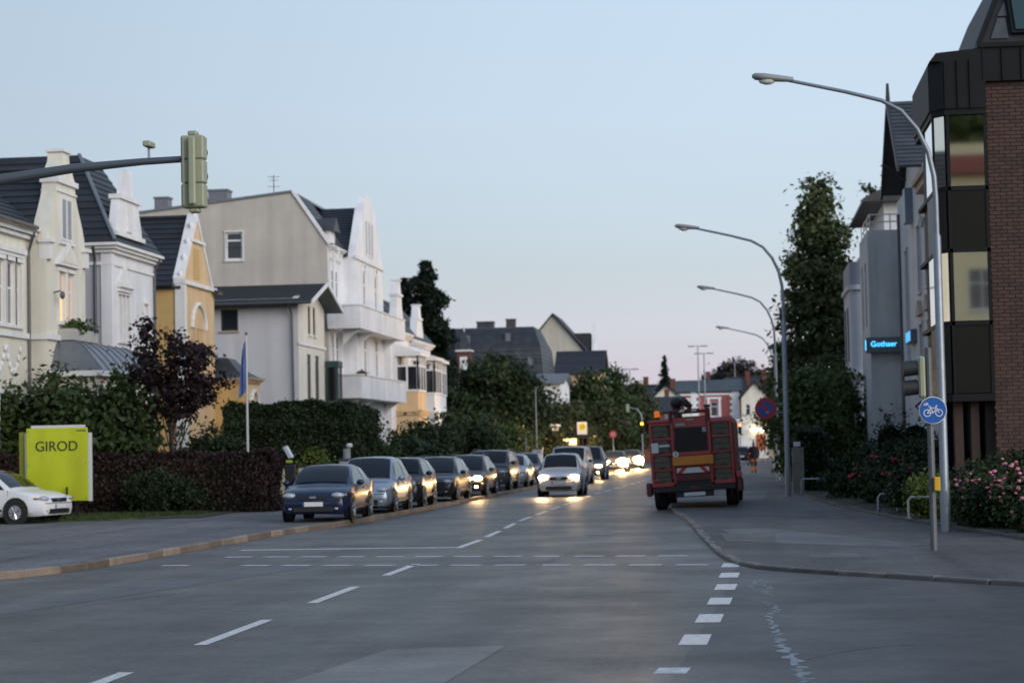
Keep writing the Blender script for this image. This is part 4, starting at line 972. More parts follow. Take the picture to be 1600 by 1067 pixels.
mb.quad((-28.6, 204, 13.5), (-18.9, 204, 13.5), (-18.9, 211, 13.5), (-28.6, 211, 13.5)); mb.build('roof', M_slate, MR)
for (x, z) in [(-25.5, 12.3), (-25.1, 12.3), (-21.2, 12.4), (-25.6, 10.3), (-21.4, 10.2), (-18.9, 10.0)]:
    yy = 200.0 + (z-8.2)*1.2/3.2 if z < 11.4 else 201.2+(z-11.4)*2.8/2.1
    f = MB().box(x-.3, x+.3, yy-.5, yy+.6, z-.45, z+.45).build('roof_window', M_gutter, MR)
    MB().box(x-.23, x+.23, yy-.53, yy-.505, z-.36, z+.38).build('pane', M_zinc, f)
MB().box(-25.7, -24.5, 198.6, 200.4, 7.8, 11.0).build('turret', M_rbrick, MR)
MB().box(-25.45, -24.75, 198.56, 198.59, 9.2, 10.5).build('turret_window', M_frame, MR)
MB().box(-25.85, -24.35, 198.45, 200.5, 11.0, 11.15).build('turret_eave', M_trim, MR)
MB().add([(-25.8, 198.5, 11.15), (-24.4, 198.5, 11.15), (-24.4, 200.4, 11.15), (-25.8, 200.4, 11.15), (-25.1, 199.4, 13.0)], [(0, 1, 4), (1, 2, 4), (2, 3, 4), (3, 0, 4)]).build('turret_roof', M_slate, MR)
MB().tube([(-25.1, 199.4, 12.9), (-25.1, 199.4, 13.5)], .05, 6).build('turret_finial', M_trim, MR)
chimney(MR, -23.8, 206, 13.4, 14.1, 1.6, M_slate); chimney(MR, -21.3, 206, 13.4, 14.3, .9, mat('dark_chimney', 0))
MB().box(-30.5, -28.0, 190, 194, 0, 8.8).build('side_block', M_slate, MR)
for _o in [MR]: _o.location.x -= 1.0
simple_house('low_white_house', 'low white house with flat grey roof beside the bushy round tree', -22, -15.4, 180, 190, 7.2, 8.2, M_white, M_zinc, 'x', [(-20.5, -19.6, 5.0, 6.3), (-17.6, -16.7, 4.8, 6.2)], [(-20.6, 183, 7.6, 9.4, .8), (-15.9, 186, 6.8, 7.8, .5)])
BG = simple_house('beige_gable_house', 'beige house with plain pointed side gable behind the mansard roof', -24.2, -17.2, 235, 246, 12.2, 16.7, mat('dull_beige_stucco', (.50, .47, .40), .85, var=.08, vscale=.5, streak=.12), M_slate, 'y')
MB().box(-17.2, -15.4, 236, 245, 0, 12.2).build('street_wing', M_white, BG)
MB().prism([(-16.35, 238.6, 12.2), (-16.35, 243, 12.2), (-16.35, 241.6, 14.6), (-16.35, 241.2, 15.8), (-16.35, 240.4, 15.8), (-16.35, 240, 14.6)], (-.35, 0, 0)).build('street_gable', M_white, BG)
MB().box(-19.5, -16.9, 239.3, 242.2, 12.3, 14.6).build('wing_roof', M_roofd, BG)
YH = simple_house('yellow_eaves_house', 'yellow house with small black gable roof below the beige gable', -19.2, -14.6, 222, 230, 9.4, 12.0, M_peachw, M_roofd, 'x', [(-18.2, -17.3, 6.6, 8.2), (-16.6, -15.8, 6.6, 8.2)])
# station-like pink house and neighbours
SH = simple_house('pink_corner_house', 'pink brick house with white quoins and blue-grey slate roof', -8.4, -0.3, 270, 281, 8.4, 10.0, mat('pink_brick', (.30, .085, .075), .85, var=.15, vscale=3), mat('blue_grey_slate', (.055, .075, .085), .6, var=.25, vscale=1, island=.15), 'x', [(-3.9, -3.0, 5.2, 7.1)], [(-4.2, 276, 9.6, 11.0, .5)])
MB().box(-4.3, -4.0, 269.9, 269.99, 4.9, 7.4).box(-2.9, -2.6, 269.9, 269.99, 4.9, 7.4).box(-4.4, -2.5, 269.88, 269.99, 7.4, 7.65).build('white_surround', M_frame, SH)
mb = MB()
for k in range(9): mb.box(-1.2 - (.25 if k % 2 else 0), -.25, 269.9, 270.05, 4.9+.39*k, 4.9+.39*(k+1)-.02)
mb.build('quoins', M_frame, SH)
mb = MB()
for k in range(9): mb.box(-6.4, -5.7 + (.25 if k % 2 else 0), 269.9, 270.05, 4.9+.39*k, 4.9+.39*(k+1)-.02)
mb.build('quoins', M_frame, SH)
MB().box(-8.4, -.2, 269.86, 269.99, 7.9, 8.12).build('string_course', M_frame, SH)
MB().box(-8.3, -6.45, 269.93, 269.99, 1, 7.6).build('white_bay', M_cream, SH)
MB().box(-8.2, -.2, 264.5, 269.8, 0, 4.5).build('ground_floor', M_white, SH)
MB().box(-8.4, 0, 264.3, 269.85, 4.5, 4.75).build('terrace_edge', M_trim, SH)
simple_house('pale_gabled_house', 'pale house with two pointed street gables right of the pink house', 0.0, 3.4, 268, 284, 7.4, 9.4, M_cream, M_roofd, 'y', [(.5, 1.1, 5.2, 6.6), (2.2, 2.8, 5.2, 6.6)], [(1.0, 278, 9, 10.3, .5), (2.6, 280, 8.6, 9.9, .5)])
simple_house('blue_roof_house', 'narrow white house with steep blue slate roof behind the pale gables', 3.6, 6.4, 275, 290, 6.0, 10.0, M_white, mat('blue_slate', (.05, .075, .12), .6, var=.2), 'y')
simple_house('brick_cottage', 'small red brick cottage with low dark roof behind the work truck', -11.6, -6.6, 222, 232, 5.2, 6.9, mat('dull_red_brick', (.17, .065, .045), .85, var=.2, vscale=5), M_roofd, 'x', [(-9.6, -8.8, 3.0, 4.6)], [(-8.0, 229, 6.4, 7.6, .5)])
simple_house('cream_hipped_house', 'cream house with dark hipped roof between cottage and pink house', -10.8, -6.2, 242, 256, 6.4, 8.6, M_cream, M_roofd, 'y', [(-9.8, -9.0, 4, 5.6), (-8.2, -7.4, 4, 5.6)], [(-8.0, 250, 8, 9.4, .6)])
simple_house('long_dark_roof_house', 'long low house with dark roof on the skyline beside the spruce', -30, -8, 330, 342, 8.6, 11.3, M_rbrick, M_roofd, 'x', [], [(-15, 336, 10.5, 12.4, .8), (-12.0, 336, 10.5, 12.2, .8)])
simple_house('red_chimney_house', 'brick house with several red chimneys under the dark domed tree', -2, 9, 300, 312, 8.4, 11.2, M_rbrick, M_roofd, 'x', [], [(1.0, 305, 10.4, 11.9, .7), (3.4, 305, 10.4, 12.1, .7), (5.4, 305, 10.6, 12.4, .9)])
# the snack bar on the far corner
SB = thing('corner_shop', 'white single-storey corner shop with lit signs across the junction', 'shop', (2.5, 236, 0))
MB().box(-1.8, 6.8, 232, 240, 0, 3.9).build('wall', M_white, SB)
MB().box(-2.0, 7.0, 231.8, 240.2, 3.9, 4.1).build('roof', M_trim, SB)
MB().box(2.0, 4.8, 231, 240, 4.1, 5.6).build('roof_terrace', M_gutter, SB)
for x in (2.9, 4.9, 5.9): MB().box(x, x+.45, 231.96, 231.99, .9, 2.9).build('window', M_glass, SB)
MB().disc((3.75, 231.95, 1.95), .5, 'y', 24, .05, 1.0).build('oval_board', mat('grey_board', (.3, .31, .33), .5), SB)
MB().box(1.5, 2.55, 231.9, 231.98, .6, 2.7).build('red_poster', mat('red_poster', (.35, .08, .03), .5), SB)
M_lamp = mat('warm_sign_light', (1, .9, .6), .3, emit=(1.0, .86, .5), estr=3.5)
for x in (1.35, 2.2): MB().bbox(x-.45, x+.4, 231.2, 231.7, 3.0, 3.35, .05).build('lit_sign_panel', M_lamp, SB)
for (x, z) in [(4.4, 3.0), (5.4, 2.5), (1.9, 4.8), (3.6, 4.8)]:
    MB().ell((x, 231.4, z), (.17, .17, .17), 10, 8).build('bulb_lamp', M_lamp, SB)
# ================================================================ VEHICLES
M_tyre = mat('tyre_rubber', (0.012, 0.012, 0.013), 0.8)
M_rim = mat('alloy_rim', (0.42, 0.43, 0.45), 0.3, 0.8)
M_black = mat('black_plastic', (0.012, 0.012, 0.013), 0.5)
M_plate = mat('number_plate_white', (0.62, 0.63, 0.64), 0.5)
M_eu = mat('plate_blue_band', (0.02, 0.06, 0.30), 0.5)
M_cglass = mat('car_glass', (0.008, 0.010, 0.012), 0.05, spec=0.38)
M_lens = mat('headlamp_lens', (0.36, 0.38, 0.40), 0.08, spec=0.9, coat=1.0)
M_chrome = mat('chrome', (0.6, 0.61, 0.62), 0.15, 1.0)
M_amber = mat('amber_lens', (0.42, 0.17, 0.04), 0.2, coat=1.0)
M_redl = mat('red_lens', (0.35, 0.01, 0.01), 0.2, coat=1.0)
M_redlit = mat('lit_tail_lamp', (0.5, 0.02, 0.01), 0.2, emit=(1.0, 0.10, 0.03), estr=3.0)
M_headlit = mat('lit_headlamp', (1, 0.95, 0.8), 0.2, emit=(1.0, 0.62, 0.25), estr=170.0)
M_headfar = mat('dazzling_headlamp', (1, 0.95, 0.8), 0.2, emit=(1.0, 0.56, 0.18), estr=600.0)
M_foglit = mat('lit_fog_lamp', (1, 0.95, 0.8), 0.2, emit=(1.0, 0.68, 0.32), estr=30.0)
def paint(name, c, rough=.3, metal=.1): return mat('car_paint_'+name, c, rough, metal, coat=.35, spec=.35)

def car(name, label, loc, rotz, col, L=4.2, W=1.75, H=1.45, kind='hatch', lit=None, fog=False, tail=False, group=None, round_lamp=False, black_front=False, category='car', energy=60):
    """a passenger car lofted from cross sections; front at y=0 looking toward -y in its own frame"""
    t = thing(name, label, category, (0, 0, 0), group)
    w = W/2; van = kind == 'van'
    cw = {'hatch': 1.05, 'wagon': 1.15, 'suv': 1.1, 'van': 0.75, 'mini': .85}[kind]; rf = {'hatch': 1.85, 'wagon': 1.95, 'suv': 1.75, 'van': 1.35, 'mini': 1.35}[kind]
    rr_ = L - {'hatch': .62, 'wagon': .5, 'suv': .45, 'van': .12, 'mini': .35}[kind]
    hh = {'hatch': .93, 'wagon': .93, 'suv': 1.05, 'van': 1.1, 'mini': 1.0}[kind]     # hood height at the cowl
    zb = {'suv': .26, 'van': .25}.get(kind, .2); g = {'suv': .1, 'van': .1, 'mini': .06}.get(kind, 0.0)
    wt = .70 if not van else .84
    S = [(0.0, zb+.12, .52+g, .58+g, .74, .62), (.06, zb+.02, .60+g, .68+g, .86, .78), (.22, zb, .68+g, .77+g, .94, .84), (.5, zb, .76+g, .85+g, .985, .87),
         (cw*.75, zb, hh-.10, hh-.05, 1.0, .86), (cw, zb, hh-.03, hh+.02, 1.0, .84), ((cw+rf)/2, zb, hh-.01, (hh+H)/2+.06, 1.0, (.84+wt)/2+.01),
         (rf, zb, hh, H-.03, 1.0, wt+.01), ((rf+rr_)/2, zb, hh+.02, H, 1.0, wt), (rr_, zb, hh+.05, H-.06, .99, wt-.03),
         ((rr_+L)/2+.02, zb, hh+.05, (H+hh)/2-.02 if kind == 'hatch' else H*.62+hh*.38, .97, .74 if not van else .83), (L-.06, zb+.04, hh, hh+.05, .93, .78), (L, zb+.14, .62, .68, .86, .74)]
    def sec(s):
        y, b, bl, tp, fw, ft = s; W_, T_ = w*fw, w*ft
        return [(0, y, b), (W_*.86, y, b), (W_*.97, y, b+.10), (W_, y, b+(bl-b)*.55), (W_*.965, y, bl), (T_, y, tp-.05*(1 if tp-bl > .2 else .6)), (T_*.82, y, tp-.005), (0, y, tp+.018)]
    mb = MB(); rings = []
    for s in S:
        h = sec(s); rings.append(h + [(-x, y, z) for x, y, z in h[-2:0:-1]])
    n = len(rings[0]); vs = [p for R in rings for p in R]; fs = []
    for i in range(len(rings)-1):
        for k in range(n): fs.append((i*n+k, (i+1)*n+k, (i+1)*n+(k+1) % n, i*n+(k+1) % n))
    fs += [tuple(range(n)), tuple(range((len(rings)-1)*n, len(rings)*n))[::-1]]
    mb.add(vs, fs); bd = mb.build('body', col, t, True, 32)
    def at(y):
        for a, b in zip(S, S[1:]):
            if a[0] <= y <= b[0]:
                u = (y-a[0])/(b[0]-a[0]); return sec(tuple(p+(q-p)*u for p, q in zip(a, b)))
        return sec(S[-1])
    def sp(y, u, sgn, d=.008):
        h = at(y); a, b = Vector(h[4]), Vector(h[5]); p = a.lerp(b, u); return (sgn*(p.x+d), p.y, p.z+d*.3)
    ym = (rf+rr_)/2
    for sgn in (1, -1):
        for poly in ([(cw+.12, .1), (ym-.05, .1), (ym-.05, .88), (rf+.02, .88), ((cw+rf)/2+.02, .72)], [(ym+.05, .1), (rr_-.02, .12), (rr_-.14, .88), (ym+.05, .88)]):
            pts = [sp(y, u, sgn) for y, u in poly]; MB().poly(pts if sgn < 0 else pts[::-1]).build('side_window', M_cglass, t)
    def glass(y0, y1, f0, f1, d=.016):
        mids = [q[0] for q in S if min(y0, y1) < q[0] < max(y0, y1)]; ys = [y0] + mids + [y1]; vs = []; fs = []; m = 7
        for j, yy in enumerate(ys):
            h = at(yy); f = f0+(f1-f0)*j/(len(ys)-1); pts = [h[5], h[6], h[7]]
            ya, yb_ = ys[max(j-1, 0)], ys[min(j+1, len(ys)-1)]
            sl = (at(yb_)[7][2]-at(ya)[7][2])/(yb_-ya); nn = Vector((0, -sl, 1)).normalized()
            for k in range(m):
                x = h[5][0]*f*(2*k/(m-1)-1); ax = abs(x); z = float(np.interp(ax, [pts[2][0], pts[1][0], pts[0][0]], [pts[2][2], pts[1][2], pts[0][2]]))
                vs.append(tuple(Vector((x, yy, z))+nn*d))
        for j in range(len(ys)-1):
            for k in range(m-1): a = j*m+k; fs.append((a, a+1, a+m+1, a+m))
        return MB().add(vs, fs)
    glass(cw+.04, rf-.04, .93, .93).build('windscreen', M_cglass, t, True)
    glass(rr_+.05, L-.1, .92, .88).build('rear_window', M_cglass, t, True)
    # wheels
    r = .31 + (.04 if kind in ('suv', 'van') else 0); fa, ra = .82, L-.80
    for y in (fa, ra):
        for sgn in (1, -1):
            MB().disc((sgn*(w-.004), y, r+.02), r+.075, 'x', 22, .02).build('wheel_arch', M_black, t)
            wh = MB().tube([(sgn*(w-.2), y, r), (sgn*(w-.03), y, r), (sgn*(w+.012), y, r)], [r, r, r*.93], 22).build('wheel', M_tyre, t, True, 40)
            rm = MB().disc((sgn*(w+.016), y, r), r*.62, 'x', 18, .02)
            for k in range(7):
                a = 2*PI*k/7; rm.tube([(sgn*(w+.028), y, r), (sgn*(w+.028), y+r*.56*math.cos(a), r+r*.56*math.sin(a))], .028, 4)
            rm.build('rim', M_rim, wh)
    for sgn in (1, -1):
        MB().ell((sgn*(w+.09), cw+.32, hh+.04), (.10, .07, .075), 10, 8).build('mirror', M_black if kind in ('van',) else col, t, True)
        MB().box(sgn*(w*.985), sgn*(w+.012), cw+.2, L-.3, zb+.14, zb+.2).build('side_trim', M_black, t)
        MB().box(sgn*(w*.99), sgn*(w+.02), ym-.22, ym-.08, hh-.12, hh-.09).build('door_handle', col, t)
    for sgn in (1, -1):
        for yy in (cw+.02, ym, rr_-.35): MB().tube([(sgn*(at(yy)[3][0]+.001), yy, zb+.2), (sgn*(at(yy)[4][0]+.002), yy, hh-.03)], .007, 4).build('door_seam', M_black, t)
        MB().tube([(sgn*.08, cw+.02, hh+.055), (sgn*.08+w*.55, cw+.09, hh+.075)], .01, 4).build('wiper', M_black, t)
    MB().tube([(-w*.8, -.0, .545+g), (-w*.5, -.014, .54+g), (w*.5, -.014, .54+g), (w*.8, .0, .545+g)], .008, 4).build('bumper_seam', M_black, t)
    # front
    fz = .0 + g
    if not black_front:
        MB().bbox(-w*.42, w*.42, -.012, .06, .565+fz, .675+fz, .01).build('grille', M_black, t)
        MB().bbox(-w*.1, w*.1, -.022, -.01, .6+fz, .65+fz, .004).build('badge', M_chrome, t)
    else:
        MB().bbox(-w*.62, w*.62, -.014, .08, .48+fz, .70+fz, .01).build('grille', M_black, t)
        MB().bbox(-w*.62, w*.62, -.02, -.013, .66+fz, .69+fz, .003).build('grille_bar', M_chrome, t)
    MB().bbox(-w*.58, w*.58, -.008, .1, zb+.06, zb+.19, .01).build('air_intake', M_black, t)
    pl = MB().box(-.26, .26, -.035, -.013, .40+fz, .51+fz).build('number_plate', M_plate, t); MB().box(-.262, -.215, -.037, -.0355, .40+fz, .51+fz).build('blue_band', M_eu, pl)
    for i, sgn in enumerate((1, -1)):
        cx = sgn*w*.70
        islit = lit and (lit == 2 or (lit == 1 and sgn == 1))
        hm = (M_headfar if islit == 3 else M_headlit) if islit else M_lens
        if lit == 3: hm = M_headfar
        hl = (MB().ell((cx, .10, .66+fz), (.10, .12, .10)) if round_lamp else MB().ell((cx, .12, .665+fz), (.175, .15, .075) if lit != 3 else (.38, .2, .28))).build('headlight', hm, t, True)  # far lamps get an oversized glowing lens standing for their glare
        if islit or lit == 3:
            ld = bpy.data.lights.new('headlamp_beam', 'SPOT'); lo = bpy.data.objects.new('headlamp_beam', ld); COL.objects.link(lo); lo.parent = hl
            ld.energy = energy*2.2; ld.color = (1.0, .64, .30); ld.spot_size = math.radians(46); ld.spot_blend = .9; ld.shadow_soft_size = .08
            lo.location = (cx, -.06, .66+fz); lo.rotation_euler = (math.radians(90-7), 0, PI)
        if fog and (lit in (2, 3) or sgn == 1):
            MB().ell((sgn*w*.66, .03, .36+fz*.7), (.07, .05, .05), 10, 8).build('fog_lamp', M_foglit, t)
        else: MB().ell((sgn*w*.66, .04, .34+fz*.7), (.07, .05, .04), 10, 8).build('fog_lamp', M_lens, t)
        MB().ell((sgn*w*.90, .24, .67+fz), (.045, .11, .035), 8, 6).build('indicator', M_amber if kind != 'van' else M_lens, t)
        MB().ell((sgn*w*.86, L-.05, .85 if kind != 'wagon' else .8), (.09, .06, .16), 10, 8).build('tail_light', M_redlit if tail else M_redl, t)
    MB().box(-.26, .26, L-.005, L+.02, .55, .66).build('number_plate', M_plate, t)
    if kind in ('wagon', 'suv', 'van'):
        for sgn in (1, -1): MB().tube([(sgn*w*(wt-.06), rf+.1, H), (sgn*w*(wt-.06), ym, H+.05), (sgn*w*(wt-.06), rr_-.05, H)], .018, 6).build('roof_rail', M_black, t)
    t.location = loc; t.rotation_euler = (0, 0, rotz)
    return t
ZP = 0.10   # parked on the raised pavement strip
GRP = None
car('parked_car', 'dark blue hatchback, first in the parked row beside the cream cabinets', (-10.80, 52.5, ZP), 0, paint('dark_blue', (.006, .014, .045)), 4.1, 1.76, 1.43)
car('parked_car', 'silver-blue hatchback parked behind the dark blue one', (-10.72, 58.6, ZP), 0, paint('silver_blue', (.30, .36, .44), .3, .5), 4.25, 1.78, 1.58, 'hatch')
car('parked_car', 'small black car with round headlamps between silver hatchback and dark estate', (-10.62, 63.8, ZP), 0, paint('black', (.010, .010, .012)), 3.7, 1.68, 1.52, 'mini', round_lamp=True)
car('parked_car', 'black estate car with wide chrome grille in the parked row', (-10.55, 70.4, ZP), 0, paint('charcoal', (.018, .019, .023)), 4.7, 1.84, 1.50, 'wagon', black_front=True)
car('parked_car', 'brown-grey estate with its headlamp lit in the parked row', (-10.35, 77.0, ZP), 0, paint('brown_grey', (.045, .040, .040)), 4.6, 1.82, 1.52, 'wagon', lit=1, fog=True, energy=45)
car('parked_van', 'dark grey people carrier with roof rails parked past the lit estate', (-10.5, 86.2, ZP), 0, paint('graphite', (.05, .048, .048)), 4.6, 1.86, 1.66, 'van', category='van')
car('parked_car', 'pale silver car parked behind the dark people carrier', (-10.35, 92.4, ZP), 0, paint('pale_silver', (.40, .42, .45), .3, .5), 4.2, 1.76, 1.44, 'hatch')
car('parked_car', 'anthracite car at the far end of the parked row near the bus stop', (-10.5, 100, ZP), 0, paint('anthracite', (.04, .042, .046)), 4.4, 1.8, 1.48, 'wagon')
car('oncoming_car', 'small white oncoming car with both headlamps on, by the centre line', (-6.85, 78.6, 0), 0, paint('white', (.55, .56, .60), .3, .1), 3.6, 1.66, 1.60, 'mini', lit=2, energy=90)
car('oncoming_van', 'white oncoming van with lit lamps close behind the small white car', (-8.35, 101, 0), 0, paint('van_white', (.58, .58, .58), .3, .1), 4.8, 1.85, 1.85, 'van', lit=1, fog=True, category='van', energy=60)
car('oncoming_car', 'grey oncoming off-roader with lit lamps following the white van', (-8.35, 113, 0), 0, paint('grey_green', (.12, .12, .11)), 4.6, 1.88, 1.82, 'suv', lit=1, fog=True, energy=60)
car('oncoming_car', 'far oncoming car with dazzling headlamps in the middle of the road', (-8.75, 143, 0), 0, paint('far_dark', (.06, .06, .06)), 4.3, 1.8, 1.45, 'hatch', lit=3, energy=2600)
car('oncoming_car', 'distant oncoming car with dazzling lamps beside the first dazzling one', (-8.5, 160, 0), 0, paint('far_dark', 0), 4.3, 1.8, 1.45, 'hatch', lit=3, energy=1600)
car('waiting_car', 'dark hatchback with red tail lamps waiting at the red signal', (-1.15, 186, 0), PI, paint('dark_steel', (.035, .045, .055)), 4.3, 1.8, 1.46, 'hatch', tail=True)
car('waiting_car', 'black car in front of the waiting hatchback at the signal', (-.15, 194, 0), PI, paint('black', 0), 4.5, 1.82, 1.5, 'wagon', tail=True)
# white hatchback nosing out of the drive on the left, seen from its right front side
car('white_hatchback', 'white hatchback standing at the hedge in front of the yellow sign', (-18.45, 55.75, ZP), math.radians(78), paint('bright_white', (.70, .71, .73), .25, .0), 4.28, 1.8, 1.46, 'hatch')

# ---------------------------------------------------------------- red work truck, rear view
TR = thing('red_work_truck', 'old red work truck with shuttered rear lockers parked half on the kerb', 'truck', (0, 0, 0))
M_red = mat('truck_red', (.33, .026, .020), .4, 0, var=.2, vscale=3, coat=.3)
M_redd = mat('truck_dark_red', (.09, .008, .010), .45, 0, var=.25, vscale=3)
M_olive = mat('olive_locker_shutter', (.085, .078, .050), .55, var=.2, vscale=4)
M_or = mat('orange_board', (.60, .21, .03), .6, var=.12, vscale=3)
M_steel = mat('dark_chassis', (.016, .016, .017), .6, var=.3, vscale=4)
M_refw = mat('reflective_white', (.62, .6, .58), .5); M_refr = mat('reflective_red', (.45, .03, .02), .5)
hw = 1.2
# chassis, body shell, cab ahead
MB().box(-1.05, 1.05, .1, 7.0, .55, .85).build('chassis', M_steel, TR)
MB().bbox(-hw, hw, .12, 4.9, .82, 2.45, .05).build('body', M_red, TR)
MB().bbox(-1.12, 1.12, 5.0, 7.0, .7, 2.62, .12).build('cab', M_red, TR)
MB().bbox(-hw, -.55, .02, 4.8, 2.452, 2.58, .05).build('locker_roof', M_red, TR)
# lockers: left and right stacks of four shutters in red frames
for sgn in (-1, 1):
    xa, xb = sgn*.56, sgn*1.17
    fr = MB()
    for x in (xa, xb): fr.bbox(min(x, x-sgn*.07), max(x, x-sgn*.07), -.03, .12, .72, 2.46, .01)
    zs = [.74, 1.14, 1.58, 2.02, 2.44]
    for z in zs: fr.bbox(min(xa, xb)+.01, max(xa, xb)-.01, -.024, .118, z-.03, z+.03, .008)
    fr.build('locker_frame', M_red, TR)
    for i in range(4):
        s = MB(); z0, z1 = zs[i]+.031, zs[i+1]-.031; a, b = min(xa, xb)+.075, max(xa, xb)-.075
        k = 2
        for j in range(k): s.bbox(a, b, .0, .10, z0+(z1-z0)*j/k+.002, z0+(z1-z0)*(j+1)/k-.004, .008)
        sh = s.build('shutter', M_olive, TR)
        MB().bbox((a+b)/2-.09, (a+b)/2+.09, -.02, -.002, z0+.02, z0+.05, .005).build('handle', M_steel, sh)
        for xx in (a+.02, b-.02): MB().tube([(xx, -.03, z1-.06), (xx, -.03, z1-.01)], .012, 6).build('hinge', M_steel, sh)
# central bay: window, orange board, striped bar, dark ramp opening
MB().bbox(-.53, .53, .05, .2, 1.93, 2.62, .02).build('rear_cabin', M_red, TR)
MB().box(-.46, .46, .03, .06, 1.62, 2.32).build('rear_window', mat('grimy_cab_glass', (.012, .010, .010), .35, spec=.25), TR)
MB().bbox(-.55, .55, -.04, .12, 1.52, 1.62, .01).build('window_sill', M_red, TR)
MB().bbox(-.56, .60, -.10, -.04, 1.24, 1.50, .012).build('orange_board', M_or, TR)
MB().box(-.46, .46, -.06, -.01, 1.02, 1.17).build('warning_bar', M_refw, TR)
for k in (-1, 1):
    MB().prism([(k*.46, -.066, 1.02), (k*.32, -.066, 1.02), (k*.18, -.066, 1.17), (k*.32, -.066, 1.17)], (0, .004, 0)).build('warning_stripe', M_refr, TR)
MB().bbox(-.52, .52, -.02, .1, .80, 1.0, .01).build('tail_panel', M_redd, TR)
MB().box(-.54, .54, .02, .11, .34, .80).build('ramp_grille', M_steel, TR)
for k in range(6): MB().box(-.52, .52, .0, .02, .38+.07*k, .40+.07*k).build('grille_slat', M_black, TR)
# roll bar hoop with striped light bar
MB().bbox(-.60, -.50, -.02, .14, 1.6, 2.82, .015).bbox(.44, .58, -.02, .14, 1.6, 2.84, .015).bbox(-.5, .44, 0, .12, 2.70, 2.80, .015).build('hoop', M_redd, TR)
MB().bbox(-.46, .3, -.06, .0, 2.74, 2.84, .012).build('light_bar', M_redd, TR)
for x in (-.3, .05): MB().prism([(x, -.064, 2.75), (x+.14, -.064, 2.75), (x+.2, -.064, 2.83), (x+.06, -.064, 2.83)], (0, .003, 0)).build('bar_stripe', M_refw, TR)
MB().bbox(.42, .6, .0, .18, 2.845, 2.93, .02).build('hoop_cap', M_black, TR)
# lifting arm stowed over the roof with hook block
MB().tube([(-.35, .6, 2.6), (-.42, .9, 3.0), (-.3, 2.2, 3.15), (-.2, 4.2, 3.0)], [.12, .14, .12, .1], 8).build('crane_arm', M_steel, TR)
MB().ell((-.38, .75, 3.05), (.2, .22, .16), 10, 8).build('arm_joint', M_steel, TR)
MB().tube([(-.95, .5, 2.58), (-.95, .5, 2.66)], .07, 10).build('beacon_foot', M_black, TR)
MB().tube([(-.95, .5, 2.66), (-.95, .5, 2.80), (-.95, .5, 2.84)], [.085, .08, .04], 12).build('beacon', mat('orange_beacon', (.7, .12, .01), .3, emit=(1, .22, .02), estr=.35), TR)
MB().bbox(-.72, -.6, .3, .4, 2.58, 2.72, .01).build('work_lamp', M_plate, TR)
# bumper, plate, lamps, mudguards
MB().bbox(-1.18, 1.18, -.05, .12, .50, .66, .02).build('bumper', M_steel, TR)
for sgn in (-1, 1): MB().bbox(sgn*.58, sgn*1.18, -.06, .1, .66, .78, .015).build('bumper_step', M_red, TR)
MB().box(-.12, .18, -.056, -.04, .56, .64).build('tow_bracket', M_redd, TR)
MB().box(-.3, .3, -.03, -.01, .37, .47).build('number_plate', M_plate, TR)
MB().bbox(1.2, 1.36, -.02, .2, .82, .98, .02).build('tail_light', M_redl, TR)
MB().bbox(1.2, 1.38, .0, .5, .42, .80, .03).build('mudguard', M_redd, TR)
MB().bbox(-1.36, -1.2, .0, .5, .42, .80, .03).build('mudguard', M_redd, TR)
MB().bbox(-1.10, -.98, -.06, -.03, .82, .9, .01).build('tail_light', M_redl, TR)
MB().tube([(1.32, .1, .98), (1.34, .1, 1.12)], .02, 6).build('marker_rod', M_steel, TR)
MB().box(-1.14, -.94, -.036, -.031, 1.64, 1.92).build('white_notice', M_plate, TR)
MB().box(-.92, -.62, -.036, -.032, 1.80, 1.86).build('name_strip', M_plate, TR)
MB().disc((-.46, -.045, 1.57), .085, 'y', 18, .012).build('speed_disc', M_plate, TR)
text_mesh('8', .13, M_black, (-.46, -.053, 1.57), (PI/2, 0, 0), 'speed_figure', TR, .002)
MB().box(.33, .44, .02, .03, 2.16, 2.3).build('window_sticker', mat('grey_sticker', (.3, .32, .33), .5), TR)
MB().box(-.42, -.15, .02, .03, 2.36, 2.44).box(-.1, .1, .021, .031, 2.50, 2.56).build('window_notice', MATS['grey_sticker'], TR)
for y in (1.0, 5.6):
    for sgn in (-1, 1):
        wh = MB().tube([(sgn*.86, y, .47), (sgn*1.14, y, .47), (sgn*1.19, y, .47)], [.46, .47, .42], 24).build('wheel', M_tyre, TR, True, 40)
        MB().disc((sgn*1.195, y, .47), .26, 'x', 18, .02).build('rim', M_steel, wh)
for sgn in (-1, 1):
    MB().disc((sgn*.87, -.065, .72), .045, 'y', 12, .012).build('reflector', M_redl, TR)
    MB().tube([(sgn*1.05, -.03, .55), (sgn*1.05, -.03, .3)], .012, 6).build('mud_chain', M_steel, TR)
TR.location = (-1.36, 60.3, .035); TR.rotation_euler = (0, math.radians(-2.6), math.radians(-1.5))
